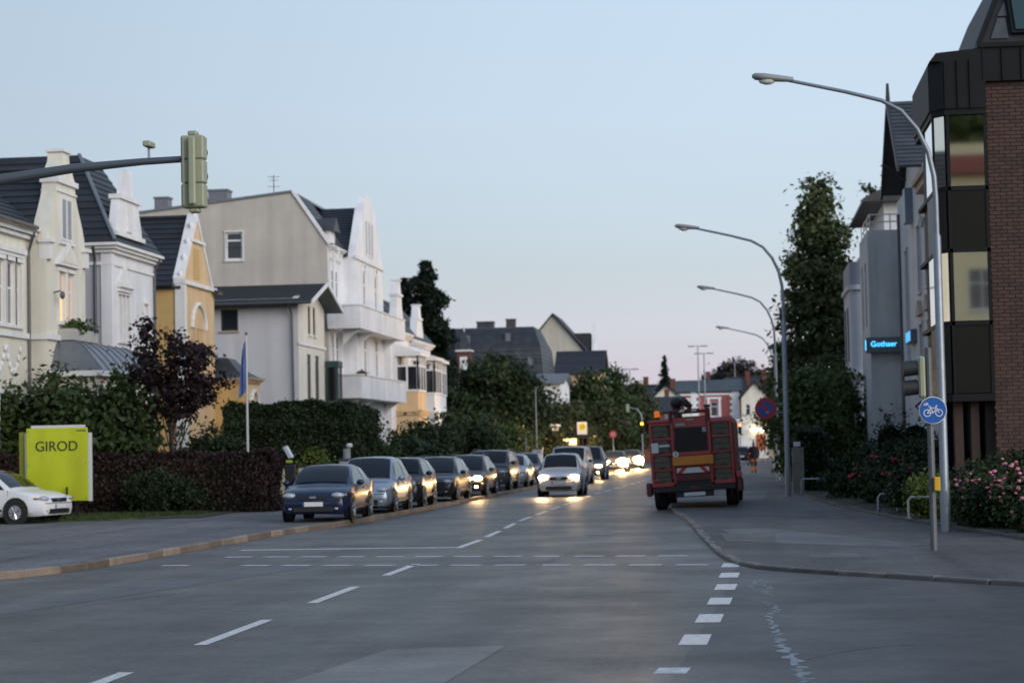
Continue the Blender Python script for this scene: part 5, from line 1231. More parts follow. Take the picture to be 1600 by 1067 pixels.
# ================================================================ STREET FURNITURE
M_galv = mat('galvanised_steel', (.23, .26, .29), .45, .55, var=.15, vscale=5)
M_lampg = mat('lamp_grey', (.28, .29, .29), .5, .2)
M_diff = mat('lamp_diffuser', (.6, .6, .56), .3)
M_sigg = mat('signal_grey_green', (.30, .32, .22), .5, var=.08, vscale=3)
M_sigd = mat('signal_visor_black', (.02, .022, .025), .6)
def street_lamp(label, loc, rotz=0):
    t = thing('street_lamp', label, 'street lamp', (0, 0, 0), 'street lamps along the right pavement')
    MB().tube([(0, 0, -.15), (0, 0, .9), (0, 0, .95), (0, 0, 5.75), (0, 0, 5.82)], [.10, .10, .085, .08, .058], 12).build('pole', M_galv, t, True, 40)
    MB().tube([(0, 0, 5.8), (0, 0, 6.5), (-.02, 0, 6.95), (-.12, 0, 7.45), (-.32, 0, 7.9), (-.62, 0, 8.28), (-1.0, 0, 8.5), (-1.7, 0, 8.7), (-2.85, 0, 8.98)], [.055, .055, .053, .05, .048, .045, .042, .038, .035], 10).build('arm', M_galv, t, True, 60)
    h = MB(); secs = [(-2.72, .05, .05), (-2.85, .075, .06), (-3.1, .115, .075), (-3.3, .14, .085), (-3.48, .12, .07), (-3.54, .05, .03)]; rings = []
    for x, a, b in secs:
        zz = 8.98 + (-2.85-x)*.12
        rings.append([(x, a*math.cos(2*PI*k/12), zz+.02+b*math.sin(2*PI*k/12)) for k in range(12)])
    vs = [p for R in rings for p in R]; fs = [(i*12+k, i*12+(k+1) % 12, (i+1)*12+(k+1) % 12, (i+1)*12+k) for i in range(5) for k in range(12)] + [tuple(range(12))[::-1], tuple(range(60, 72))]
    hd = h.add(vs, fs).build('lamp_head', M_lampg, t, True, 50)
    MB().ell((-3.24, 0, 8.98), (.17, .10, .08), 12, 8).build('diffuser', M_diff, hd, True)
    MB().box(-.035, .035, -.105, -.095, .45, .75).build('service_door', M_galv, t)
    t.location = loc; t.rotation_euler = (0, 0, rotz); return t
l1 = street_lamp('tall curved street lamp beside the blue bicycle sign', (3.92, 42.2, .1))
lamp_list = [((1.47, 70.9, .1), 'tall curved street lamp carrying the no-stopping sign', 0), ((1.62, 99, .1), 'curved street lamp behind the one with the no-stopping sign', 0), ((2.05, 134, .1), 'distant curved street lamp near the walking person', 0), ((5.5, 166, .1), 'farthest curved street lamp, half hidden by the big tree', math.radians(-40))]
for loc, lab, rz in lamp_list: copy_tree(l1, loc, rz, lab)
# high T-shaped masts at the junction
def t_mast(label, x, y, h, w):
    t = thing('junction_mast', label, 'lamp mast', (x, y, 0), 'lamp masts at the junction')
    MB().tube([(x, y, 0), (x, y, h)], [.11, .06], 8).build('pole', M_galv, t)
    MB().tube([(x-w*.6, y, h), (x+w*.6, y, h)], .04, 6).build('cross_arm', M_galv, t)
    for s in (-1, 1): MB().bbox(x+s*w-.38, x+s*w+.38, y-.15, y+.15, h-.06, h+.07, .03).build('lamp_head', M_lampg, t)
t_mast('tallest double-headed lamp mast in front of the pink house', -4.55, 230, 12.35, .7)
t_mast('second double-headed lamp mast beside the tallest one', -4.0, 236, 11.8, .7)
t_mast('double-headed lamp mast beside the leafy avenue trees', -12.1, 232, 10.1, .6)
t_mast('single far lamp mast in front of the domed tree', -.9, 330, 14.2, .6)

# ---- cantilever traffic signal over the road, seen from behind
TS = thing('cantilever_signal', 'grey-green traffic signal hanging on a long arm over the road', 'traffic light', (-13.2, 28.6, 0))
MB().tube([(-13.2, 28.6, 0), (-13.2, 28.6, 3.8), (-13.05, 28.6, 4.5), (-12.5, 28.55, 5.1), (-11.4, 28.5, 5.55), (-10.2, 28.5, 5.78), (-9.2, 28.5, 5.9), (-8.2, 28.5, 5.96), (-7.45, 28.5, 5.98)], [.14, .12, .11, .10, .09, .08, .065, .05, .045], 12).build('mast_arm', mat('mast_grey', (.10, .12, .135), .45, .4), TS, True, 60)
hb = MB()
for k in range(3): hb.bbox(-7.62, -7.3, 28.38, 28.62, 5.29+.335*k, 5.29+.335*(k+1)-.005, .02)
hd = hb.build('signal_housing', M_sigg, TS)
MB().bbox(-7.50, -7.40, 28.30, 28.379, 5.32, 6.26, .02).build('rear_rib', M_sigg, hd)
MB().box(-7.59, -7.56, 28.36, 28.379, 5.32, 6.26).build('hinge_strip', M_sigg, hd)
for k in range(3): MB().tube([(-7.46, 28.63, 5.45+.335*k), (-7.46, 28.85, 5.43+.335*k)], [.11, .11], 14).build('visor', M_sigd, hd)
MB().bbox(-7.53, -7.40, 28.42, 28.58, 6.29, 6.36, .02).build('top_cap', M_sigg, hd)
MB().bbox(-7.52, -7.38, 28.42, 28.58, 5.22, 5.285, .02).build('bottom_cap', M_sigg, hd)
MB().tube([(-8.1, 28.5, 5.95), (-8.1, 28.5, 6.17)], .018, 8).build('camera_stalk', M_galv, TS)
MB().bbox(-8.14, -8.03, 28.32, 28.6, 6.15, 6.23, .015).build('detector_camera', M_sigg, TS)

# ---- signal post on the right with side-facing lamps
PS = thing('pedestrian_signal', 'two-lamp signal turned sideways on the slim post at the corner', 'traffic light', (3.08, 35.3, .1))
MB().tube([(3.08, 35.3, .0), (3.08, 35.3, 3.38)], .057, 12).build('post', mat('post_grey', (.11, .12, .13), .5, .4, var=.2, vscale=6), PS)
MB().bbox(2.90, 3.01, 35.12, 35.42, 2.56, 3.24, .03).build('signal_housing', M_sigg, PS)
MB().tube([(3.0, 35.3, 2.62), (3.08, 35.3, 2.62)], .03, 8).tube([(3.0, 35.3, 3.18), (3.08, 35.3, 3.18)], .03, 8).build('bracket', M_sigd, PS)
for z in (2.74, 3.06):
    MB().tube([(2.89, 35.27, z), (2.66, 35.27, z-.02)], [.125, .13], 16).build('visor', M_sigd, PS, True, 50)
    MB().disc((2.885, 35.27, z), .10, 'x', 16, .01).build('lens', M_glassd, PS)
MB().tube([(2.95, 35.3, 2.5), (2.85, 35.3, 2.42), (2.9, 35.3, 2.38)], .02, 6).build('cable', M_sigd, PS)
M_yelp = mat('yellow_push_box', (.62, .36, .02), .5)
MB().bbox(3.10, 3.20, 35.16, 35.28, 1.03, 1.26, .015).build('request_box', M_yelp, PS)
BS = thing('bicycle_sign', 'round blue bicycle sign on the slim signal post', 'sign', (3.12, 35.18, 2.35))
MB().disc((3.12, 35.21, 2.35), .225, 'y', 36, .008).build('rim', mat('sign_white', (.70, .72, .74), .45), BS)
MB().disc((3.12, 35.2, 2.35), .212, 'y', 36, .008).build('face', mat('sign_blue', (.012, .10, .38), .45), BS)
bk = MB()
def ring(mb, x, z, r, tr, y): 
    P = [(x+r*math.cos(2*PI*k/18), y, z+r*math.sin(2*PI*k/18)) for k in range(19)]
    mb.tube(P, tr, 5, False)
cx, cz = 3.12, 2.335; yb = 35.193
ring(bk, cx-.095, cz-.03, .055, .0085, yb); ring(bk, cx+.095, cz-.03, .055, .0085, yb)
for a, b in [((-.095, -.03), (-.04, .05)), ((-.04, .05), (.055, .055)), ((.055, .055), (.095, -.03)), ((-.04, .05), (.0, -.03)), ((.0, -.03), (.055, .055)), ((-.095, -.03), (.0, -.03)), ((.055, .055), (.045, .085)), ((.045, .085), (.075, .09)), ((-.045, .05), (-.05, .075)), ((-.075, .075), (-.03, .075))]:
    bk.tube([(cx+a[0], yb, cz+a[1]), (cx+b[0], yb, cz+b[1])], .0085, 5)
for a, b in [((-.15, .10), (-.08, .13)), ((-.14, .125), (-.10, .09)), ((-.11, .14), (-.07, .10))]:
    bk.tube([(cx+a[0], yb, cz+a[1]), (cx+b[0], yb, cz+b[1])], .009, 5)
bk.build('bicycle_symbol', MATS['sign_white'], BS)
# ---- no stopping sign
NP = thing('no_stopping_sign', 'round blue and red no-stopping sign bracketed to a street lamp', 'sign', (.8, 70.8, 2.98))
MB().disc((.8, 70.8, 2.98), .36, 'y', 40, .01).build('rim', mat('sign_pale_red', (.42, .10, .11), .45), NP)
MB().disc((.8, 70.79, 2.98), .35, 'y', 40, .01).build('red_ring', mat('sign_red', (.42, .018, .03), .45), NP)
MB().disc((.8, 70.78, 2.98), .255, 'y', 40, .01).build('blue_field', mat('sign_deep_blue', (.02, .08, .30), .45), NP)
d = .255*.7071
MB().prism([(.8-d-.035, 70.772, 2.98+d-.035), (.8-d+.035, 70.772, 2.98+d+.035), (.8+d+.035, 70.772, 2.98-d+.035), (.8+d-.035, 70.772, 2.98-d-.035)], (0, .004, 0)).build('red_bar', MATS['sign_red'], NP)
MB().box(.80, .90, 70.764, 70.769, 2.83, 2.89).build('sticker', MATS['grey_sticker'], NP)
for z in (3.13, 2.84): MB().tube([(.85, 70.83, z), (1.47, 70.85, z)], .018, 6).build('bracket', M_galv, NP)

# ---- yellow company sign
GS = thing('company_sign', 'tall yellow-green company sign board behind the white hatchback', 'sign', (-19.4, 58.6, .12))
M_lime = mat('lime_yellow_board', (.47, .53, .012), .5, var=.10, vscale=1.2, streak=.14)
MB().bbox(-20.32, -18.53, 58.5, 58.58, .62, 2.70, .01).build('board', M_lime, GS)
MB().bbox(-20.22, -18.64, 58.60, 58.72, .70, 2.78, .01).bbox(-20.40, -20.30, 58.595, 58.72, .6, 2.55, .01).bbox(-18.55, -18.45, 58.595, 58.72, .6, 2.55, .01).build('back_frame', mat('board_white', (.55, .57, .58), .5), GS)
MB().bbox(-20.62, -20.42, 58.75, 59.6, .6, 2.6, .01).build('side_board', mat('lime_side', (.22, .24, .015), .5), GS)
for x in (-20.26, -18.59):
    for z in (.7, 1.66, 2.6): MB().disc((x, 58.497, z), .022, 'y', 10, .006).build('fixing', M_galv, GS)
text_mesh('GIROD', .40, M_black, (-19.43, 58.492, 2.17), (PI/2, 0, 0), 'lettering', GS, .006)
MB().box(-18.85, -18.58, 58.494, 58.499, 2.60, 2.63).build('small_print', M_black, GS)
for x in (-20.0, -18.9): MB().box(x-.04, x+.04, 58.62, 58.7, .1, .62).build('leg', M_black, GS)
for x, h in ((-19.42, .26), (-19.1, .4)): MB().tube([(x, 58.38, .3), (x, 58.38, .62+h)], .03, 6).build('stake', M_black, GS)

# ---- flag on a white pole
FP = thing('flagpole', 'white flagpole with a limp blue flag behind the low hedge', 'flagpole', (-16.6, 70, .13))
MB().tube([(-16.6, 70, .0), (-16.6, 70, 5.85)], [.05, .03], 10).build('pole', mat('white_pole', (.62, .63, .64), .4), FP)
MB().ell((-16.6, 70, 5.9), (.05, .05, .06), 8, 6).build('pole_cap', M_gutter, FP)
fl = MB(); nz = 12; nx_ = 6; vs = []; fs = []
for j in range(nz+1):
    for i in range(nx_+1):
        u, v = i/nx_, j/nz; wv = .22*(.5+.5*v)
        vs.append((-16.63-u*wv*1.1, 70+.07*math.sin(u*9+v*2)*(.3+u), 5.7-v*1.75-u*.35*(1-v*.3)))
for j in range(nz):
    for i in range(nx_): a = j*(nx_+1)+i; fs.append((a, a+1, a+nx_+2, a+nx_+1))
fl.add(vs, fs).build('flag', mat('blue_flag_cloth', (.10, .16, .38), .8, var=.35, vscale=3), FP, True)

# ---- ticket machine, cabinets, pillars
def cabinet(label, x0, x1, y, h):
    t = thing('utility_cabinet', label, 'cabinet', ((x0+x1)/2, y, .13), 'utility cabinets by the hedge')
    MB().bbox(x0, x1, y, y+.35, .35, h, .015).build('body', mat('cabinet_cream', (.46, .45, .34), .6, var=.1, vscale=4), t)
    MB().box(x0-.02, x1+.02, y-.02, y+.37, .1, .35).build('plinth', M_steel, t)
    MB().bbox(x0-.03, x1+.03, y-.03, y+.38, h, h+.07, .015).build('lid', M_steel, t)
    MB().box((x0+x1)/2-.008, (x0+x1)/2+.008, y-.004, y-.001, .4, h-.05).build('door_gap', M_steel, t)
    MB().box(x1-.16, x1-.02, y-.008, y-.004, h-.48, h-.14).build('notice', mat('reflective_notice', (.75, .70, .42), .3), t)
cabinet('cream utility cabinet at the end of the low hedge', -17.2, -16.62, 76, 1.26)
cabinet('cream utility cabinet between ticket machine and dark blue car', -16.2, -15.55, 76.2, 1.30)
TM = thing('ticket_machine', 'dark parking ticket machine with tilted solar panel', 'ticket machine', (-15.15, 70, .1))
MB().bbox(-15.32, -14.98, 69.85, 70.15, .1, 1.45, .03).build('column', M_steel, TM)
MB().tube([(-15.15, 70, 1.45), (-15.2, 70, 1.75)], .04, 8).build('neck', M_black, TM)
MB().prism([(-15.36, 69.8, 2.04), (-15.26, 69.8, 2.08), (-15.06, 69.8, 1.70), (-15.16, 69.8, 1.66)], (0, .4, 0)).build('solar_panel', mat('panel_pale', (.5, .54, .62), .2, spec=.8), TM)
MB().box(-15.26, -15.04, 69.84, 69.849, 1.52, 1.6).build('display', mat('green_label', (.4, .5, .05), .5), TM)
M_pil = mat('whitewashed_pillar', (.50, .50, .50), .8, var=.12, vscale=4, streak=.2)
def pillar(label, x, y, h, w=.5, ball=False, m=None):
    t = thing('gate_pillar', label, 'pillar', (x, y, .12), 'gate pillars along the left pavement')
    MB().bbox(x-w/2, x+w/2, y-w/2, y+w/2, .1, h, .015).build('shaft', m or M_pil, t)
    MB().bbox(x-w/2-.05, x+w/2+.05, y-w/2-.05, y+w/2+.05, h, h+.08, .02).build('cap', M_gutter, t)
    if ball: MB().tube([(x, y, h+.08), (x, y, h+.45)], [.14, .14], 10).build('lantern', mat('lantern_grey', (.3, .32, .35), .4), t); MB().ell((x+.1, y, h+.56), (.13, .13, .1), 8, 6).build('globe', M_diff, t)
pillar('white gate pillar with a lantern behind the silver hatchback', -14.72, 78, 1.50, .5, True)
pillar('white gate pillar second from the lantern pillar', -14.6, 83, 1.42, .45)
pillar('broad white gate pillar third from the lantern pillar', -14.6, 86.4, 1.45, .45)
pillar('stone gate pillar with reddish cap between two white pillars', -14.55, 90, 1.36, .5, m=M_tan)
pillar('white gate pillar behind the small black car', -14.5, 95, 1.46, .5)
pillar('stone gate pillar in front of the bushy round tree', -14.7, 120, 1.62, .4, m=M_tan)
pillar('grey stone pillar beside the thin post near the bus stop', -12.3, 127, 1.72, .6, m=M_pil)
tp = thing('thin_post', 'thin bare grey post beside the grey stone pillar', 'post', (-12.9, 126, .1)); MB().tube([(-12.9, 126, .05), (-12.9, 126, 2.3)], .04, 8).build('pole', M_galv, tp); MB().ell((-12.9, 126, 2.32), (.05, .05, .05), 8, 6).build('cap', M_galv, tp)
wp = thing('thin_post', 'thin grey pole in front of the bushy round tree', 'post', (-13.6, 140, .1)); MB().tube([(-13.6, 140, .05), (-13.6, 140, 5.6)], [.05, .035], 8).build('pole', M_galv, wp); MB().ell((-13.6, 140, 5.62), (.05, .05, .05), 8, 6).build('cap', M_galv, wp)

# ---- bus stop group
BSN = thing('bus_stop_sign', 'white bus stop panel with a yellow disc and green letter', 'sign', (-11.3, 150, .1))
MB().tube([(-11.3, 150.05, .05), (-11.3, 150.05, 3.5)], .05, 8).build('pole', M_steel, BSN)
MB().bbox(-11.66, -10.96, 149.95, 150.0, 2.66, 3.54, .01).build('panel', mat('sign_white', 0), BSN)
MB().disc((-11.28, 149.94, 3.2), .25, 'y', 24, .01).build('yellow_disc', mat('stop_yellow', (.62, .52, .02), .5), BSN)
text_mesh('H', .36, mat('stop_green', (.02, .22, .05), .5), (-11.28, 149.93, 3.2), (PI/2, 0, 0), 'letter', BSN, .003)
SN = thing('street_name_sign', 'grey street name plates on a post left of the bus stop panel', 'sign', (-13.1, 149, .1))
MB().tube([(-13.1, 149, .05), (-13.1, 149, 3.4)], .04, 8).build('pole', M_steel, SN)
MB().bbox(-13.55, -12.75, 148.92, 148.96, 3.22, 3.42, .01).build('name_plate', M_plate, SN)
MB().bbox(-13.35, -12.9, 148.92, 148.96, 2.95, 3.19, .01).build('lower_plate', M_plate, SN)
SHL = thing('bus_shelter', 'small bus shelter with a glowing advertising board', 'bus shelter', (-12.3, 156, .1))
for x in (-13.2, -11.4): MB().tube([(x, 156, .1), (x, 156, 2.5)], .04, 6).tube([(x, 157.4, .1), (x, 157.4, 2.5)], .04, 6).build('post', M_steel, SHL)
MB().bbox(-13.5, -10.9, 155.6, 157.7, 2.5, 2.62, .03).build('roof', M_steel, SHL)
MB().box(-13.2, -12.2, 155.96, 156.0, 1.95, 2.4).build('lit_board', mat('lit_board', (1, .8, .4), .4, emit=(1.0, .78, .30), estr=2.2), SHL)
MB().box(-13.2, -12.2, 155.96, 156.0, 1.2, 1.94).build('orange_poster', mat('lit_poster', (.5, .2, .05), .4, emit=(1, .30, .06), estr=.5), SHL)
MB().box(-13.2, -11.4, 157.36, 157.4, .4, 2.4).build('back_pane', M_glassd, SHL)

# ---- junction signs and signals
def post_sign(name, label, x, y, h, kind):
    t = thing(name, label, 'sign', (x, y, 0)); MB().tube([(x, y, 0), (x, y, h)], .04, 8).build('pole', M_galv, t)
    return t
rs_ = post_sign('round_sign', 'small round pale red sign on a pole beside the dazzling cars', -9.6, 158, 2.9, 'r')
MB().disc((-9.6, 157.92, 2.65), .3, 'y', 24, .02).build('face', mat('sign_red', 0), rs_); MB().disc((-9.6, 157.90, 2.65), .2, 'y', 24, .01).build('inner', mat('sign_pink', (.5, .22, .2), .5), rs_)
rw_ = post_sign('roadworks_sign', 'red-edged warning triangle above a round sign beside the truck', -2.05, 188, 3.9, 't')
def tri(c, r, y): return [(c[0]+r*math.sin(a), y, c[1]+r*math.cos(a)) for a in (0, 2*PI/3, 4*PI/3)]
MB().prism(tri((-2.05, 3.15), .85, 187.93), (0, .02, 0)).build('triangle', mat('sign_red', 0), rw_)
MB().prism(tri((-2.05, 3.15), .58, 187.915), (0, .01, 0)).build('triangle_field', mat('sign_white', 0), rw_)
MB().prism([(-2.25, 187.90, 2.9), (-1.85, 187.90, 2.9), (-1.9, 187.90, 3.05), (-2.02, 187.90, 3.35), (-2.12, 187.90, 3.3)], (0, .01, 0)).build('pictogram', M_black, rw_)
MB().disc((-2.05, 187.93, 1.95), .55, 'y', 28, .02).build('ring', mat('sign_red', 0), rw_); MB().disc((-2.05, 187.915, 1.95), .4, 'y', 28, .01).build('ring_field', mat('sign_white', 0), rw_)
M_sred = mat('red_signal_lit', (1, .1, .05), .3, emit=(1.0, .10, .03), estr=14); M_samb = mat('amber_signal_lit', (1, .5, .05), .3, emit=(1.0, .42, .04), estr=5)
def signal_head(label, x, y, z, lit, arm=0.0):
    t = thing('traffic_signal', label, 'traffic light', (x, y, 0))
    MB().tube([(x, y+.2, 0), (x, y+.2, z+.6)], .06, 8).build('pole', M_galv, t)
    MB().bbox(x-.17, x+.17, y-.1, y+.1, z-.5, z+.5, .03).build('housing', M_sigd, t)
    for k, zz in enumerate((z+.33, z, z-.33)):
        m = {(0, 'r'): M_sred, (0, 'a'): M_samb, (1, 'a'): M_glassd}.get((k, lit), M_glassd)
        MB().ell((x, y-.11, zz), (.12, .05, .12), 12, 8).build('lens', m, t)
        MB().tube([(x, y-.12, zz+.02), (x, y-.3, zz)], [.135, .14], 12, False).build('visor', M_sigd, t)
    if arm: MB().tube([(x, y+.2, z+.5), (x-.05, y+.2, z+1.1), (x-.4, y+.2, z+1.6), (x-1.1, y+.2, z+1.75)], .06, 8).build('arm', M_galv, t); MB().bbox(x-1.35, x-1.08, y+.1, y+.35, z+1.35, z+2.05, .03).build('arm_signal', M_sigg, t)
    return t
signal_head('traffic signal showing red in front of the corner shop', -.2, 200, 3.15, 'r')
signal_head('low amber signal beside the waiting cars', -.95, 199, 1.9, 'a')
signal_head('amber-lit signal under a curved arm left of the truck', -8.55, 182, 3.3, 'a', 1)
struct(slab('traffic_island', [(-9.9, 156), (-9.2, 156), (-8.2, 184), (-9.0, 184)], .12, M_kerb))
wb = thing('white_barrier', 'pale construction barrier boards along the far pavement', 'barrier', (2.4, 176, .1))
for k in range(4):
    MB().bbox(1.2+.9*k, 2.0+.9*k, 176+k*1.5, 176.06+k*1.5, .5, 1.2, .01).build('board', [M_refw, M_tan, M_refw, M_or][k], wb)
    MB().box(1.3+.9*k, 1.36+.9*k, 176+k*1.5, 176.05+k*1.5, .1, .5).box(1.84+.9*k, 1.9+.9*k, 176+k*1.5, 176.05+k*1.5, .1, .5).build('leg', M_galv, wb)

# ---- brick gate pier and low bed rails on the right
GP = thing('brick_pier', 'pale brick gate pier with a small notice beside the street lamp', 'pillar', (1.86, 72.6, .1))
for k in range(19):
    MB().bbox(1.66+.006*(k % 2), 2.06-.006*(k % 2), 72.4, 72.8, .1+.083*k, .1+.083*k+.073, .008).build('brick_course', mat('pale_pier_brick', (.22, .21, .18), .85, var=.25, vscale=6), GP)
MB().box(1.7, 2.02, 72.44, 72.76, .1, 1.66).build('core', M_mortar, GP)
MB().bbox(1.72, 1.95, 72.42, 72.5, 1.70, 1.86, .01).build('notice', M_plate, GP)
def hoop(label, x, y, w, h, rz):
    t = thing('bed_rail', label, 'railing', (0, 0, 0), 'low metal rails along the flower bed')
    MB().tube([(-w/2, 0, 0), (-w/2, 0, h-.08), (-w/2+.06, 0, h), (w/2-.06, 0, h), (w/2, 0, h-.08), (w/2, 0, 0)], .028, 8).build('hoop', mat('bright_rail', (.34, .36, .37), .45, .4), t, True, 50)
    for s in (-1, 1): MB().disc((s*w/2, 0, .02), .06, 'z', 10, .03).build('foot', M_galv, t)
    t.location = (x, y, .13); t.rotation_euler = (0, 0, rz)
hoop('low metal rail under the yellow-green shrub', 3.86, 47.2, .55, .48, -.2)
hoop('low metal rail among the red roses', 3.5, 52.5, .5, .42, .3)
hoop('low metal rail beside the brick gate pier', 2.3, 70.5, .8, .5, 0)

# ================================================================ PERSON walking away on the right pavement
def make_person():
    V = {}; vs = []; rad = []; es = []
    def v(n, p, r): V[n] = len(vs); vs.append(p); rad.append(r)
    def e(*ns):
        for a, b in zip(ns, ns[1:]): es.append((V[a], V[b]))
    v('pelvis', (0, 0, .96), (.17, .13)); v('waist', (0, .01, 1.12), (.165, .125)); v('chest', (0, .02, 1.32), (.20, .145)); v('neckb', (0, .015, 1.49), (.10, .09)); v('neck', (0, .03, 1.56), (.055, .055)); v('skull', (0, .05, 1.68), (.088, .10)); v('crown', (0, .045, 1.77), (.065, .075))
    e('pelvis', 'waist', 'chest', 'neckb', 'neck', 'skull', 'crown')
    for s, nm, st in ((1, 'r', .16), (-1, 'l', -.12)):
        v('hip'+nm, (s*.10, 0, .90), (.115, .12)); v('knee'+nm, (s*.10, st*.55, .52), (.085, .088)); v('ank'+nm, (s*.10, st-.02 if st > 0 else st*1.25, .12 if st > 0 else .15), (.065, .07)); v('toe'+nm, (s*.115, (st+.13) if st > 0 else st*1.25+.12, .045), (.05, .04))
        e('pelvis', 'hip'+nm, 'knee'+nm, 'ank'+nm, 'toe'+nm)
        v('sh'+nm, (s*.20, .02, 1.43), (.085, .085)); v('elb'+nm, (s*.29, -st*.45, 1.17), (.062, .062)); v('wri'+nm, (s*.27, -st*.6+.09, .94), (.045, .045)); v('palm'+nm, (s*.265, -st*.6+.12, .86), (.04, .03)); 
        e('chest', 'sh'+nm, 'elb'+nm, 'wri'+nm, 'palm'+nm)
        for i in range(4):
            v(f'f{i}{nm}', (s*.262, -st*.6+.095+.022*i, .80), (.011, .011)); v(f'g{i}{nm}', (s*.25, -st*.6+.10+.022*i, .755+.006*abs(i-1.5)), (.009, .009)); e('palm'+nm, f'f{i}{nm}', f'g{i}{nm}')
        v('t'+nm, (s*.25, -st*.6+.165, .845), (.012, .012)); v('u'+nm, (s*.245, -st*.6+.18, .80), (.01, .01)); e('palm'+nm, 't'+nm, 'u'+nm)
    me = bpy.data.meshes.new('person_body'); me.from_pydata(vs, es, [])
    ob = bpy.data.objects.new('person_body', me); COL.objects.link(ob)
    sk = ob.modifiers.new('skin', 'SKIN'); sk.use_smooth_shade = True
    for i, r in enumerate(rad): me.skin_vertices[0].data[i].radius = r
    me.skin_vertices[0].data[V['pelvis']].use_root = True
    ss = ob.modifiers.new('sub', 'SUBSURF'); ss.levels = 2; ss.render_levels = 2
    dg = bpy.context.evaluated_depsgraph_get(); out = bpy.data.meshes.new_from_object(ob.evaluated_get(dg)); bpy.data.objects.remove(ob)
    skin = mat('skin_tone', (.42, .26, .19), .6); jac = mat('black_jacket', (.012, .012, .015), .8, var=.3, vscale=8); org = mat('orange_trousers', (.62, .13, .03), .7, var=.15, vscale=8); drk = mat('dark_trouser_band', (.035, .03, .03), .8); hair = mat('dark_hair', (.03, .018, .012), .7); shoe = mat('black_shoe', (.01, .01, .01), .6); hood = mat('maroon_hood', (.10, .02, .02), .8)
    out.materials.clear()
    for m in (jac, org, drk, shoe, skin, hair, hood): out.materials.append(m)
    for p in out.polygons:
        c = p.center; arm = abs(c.x) > .2 and c.z > .7
        if arm: k = 4 if c.z < .93 else 0
        elif c.z > 1.62: k = 5 if c.y < .10 else 4
        elif c.z > 1.50: k = 6
        elif c.z > .93: k = 0
        elif c.z > .66: k = 1
        elif c.z > .40: k = 2
        elif c.z > .13: k = 1
        else: k = 3
        p.material_index = k; p.use_smooth = True
    return out
PE = link('person', make_person()); tag(PE, 'person in black jacket and orange work trousers walking away on pavement', 'person')
PE.location = (.63, 124.0, .065); PE.scale = (1.03, 1.03, 1.03)
jk = MB().add(*(lambda n: ([(.235*math.cos(2*PI*k/n)*f, .175*math.sin(2*PI*k/n)*f+.01, z) for z, f in ((.82, 1.05), (.95, 1.0), (1.1, .94), (1.25, 1.0), (1.4, .98), (1.5, .62)) for k in range(n)], [(i*n+k, i*n+(k+1) % n, (i+1)*n+(k+1) % n, (i+1)*n+k) for i in range(5) for k in range(n)]))(16))
me = bpy.data.meshes.new('jacket'); me.from_pydata(jk.v, [], jk.f); me.shade_smooth(); me.materials.append(MATS['black_jacket']); link('jacket', me, PE)
# ================================================================ VEGETATION
L_dark = leafmat('dark_green_leaf', (.009, .019, .007), (.042, .066, .020))
L_mid = leafmat('mid_green_leaf', (.014, .030, .009), (.068, .10, .028))
L_light = leafmat('light_green_leaf', (.03, .055, .012), (.10, .14, .035))
L_olive = leafmat('olive_leaf', (.025, .035, .012), (.08, .09, .03))
L_purp = leafmat('purple_leaf', (.010, .007, .008), (.034, .018, .020))
L_mar = leafmat('maroon_hedge_leaf', (.016, .012, .010), (.060, .028, .026))
L_con = leafmat('conifer_needle', (.006, .013, .009), (.022, .036, .020))
L_yel = leafmat('yellow_green_leaf', (.05, .08, .012), (.16, .19, .03))
M_bark = mat('bark', (.05, .04, .032), .9, var=.3, vscale=6, bump=.6, bscale=20)
M_core = mat('hedge_dark_core', (.010, .012, .007), .95, spec=0.0, var=.5, vscale=9, bump=1.0, bscale=14)  # opaque dark green core, stops see-through between the leaves
def tree(name, label, x, y, blobs, n, leaf, m, h, seed, tr=.18, group=None, clump=.35, limbs=8, cat='tree', per=40, shell=.5, base=.12, tops=None):
    """trunk with limbs reaching into the crown, leaves in clumps on the crown lobes (blobs relative to x, y, 0)"""
    t = thing(name, label, cat, (x, y, base), group); rr = random.Random(seed)
    mb = MB(); top = h*.72
    P = [(x, y, base-.1), (x+rr.uniform(-.1, .1), y+rr.uniform(-.1, .1), h*.3), (x+rr.uniform(-.2, .2), y+rr.uniform(-.2, .2), top)]
    mb.tube(P, [tr, tr*.75, tr*.25], 8)
    for k in range(limbs):
        b = blobs[k % len(blobs)]; t0 = rr.uniform(.25, .85); p0 = Vector(P[0]).lerp(Vector(P[2]), t0)
        p2 = Vector((x+b[0]+rr.uniform(-.5, .5)*b[3], y+b[1]+rr.uniform(-.5, .5)*b[4], b[2]+rr.uniform(-.2, .6)*b[5])); p1 = p0.lerp(p2, .5)+Vector((0, 0, rr.uniform(0, .15)*h*.2))
        mb.tube([p0, p1, p2], [tr*.4, tr*.25, tr*.08], 5)
    mb.build('trunk', M_bark, t)
    me = blob_leaves('crown', m, [(b[0], b[1], b[2]-base, b[3], b[4], b[5]) for b in blobs], n, leaf, seed, clump, per, shell)
    c = link('crown', me, t); return t
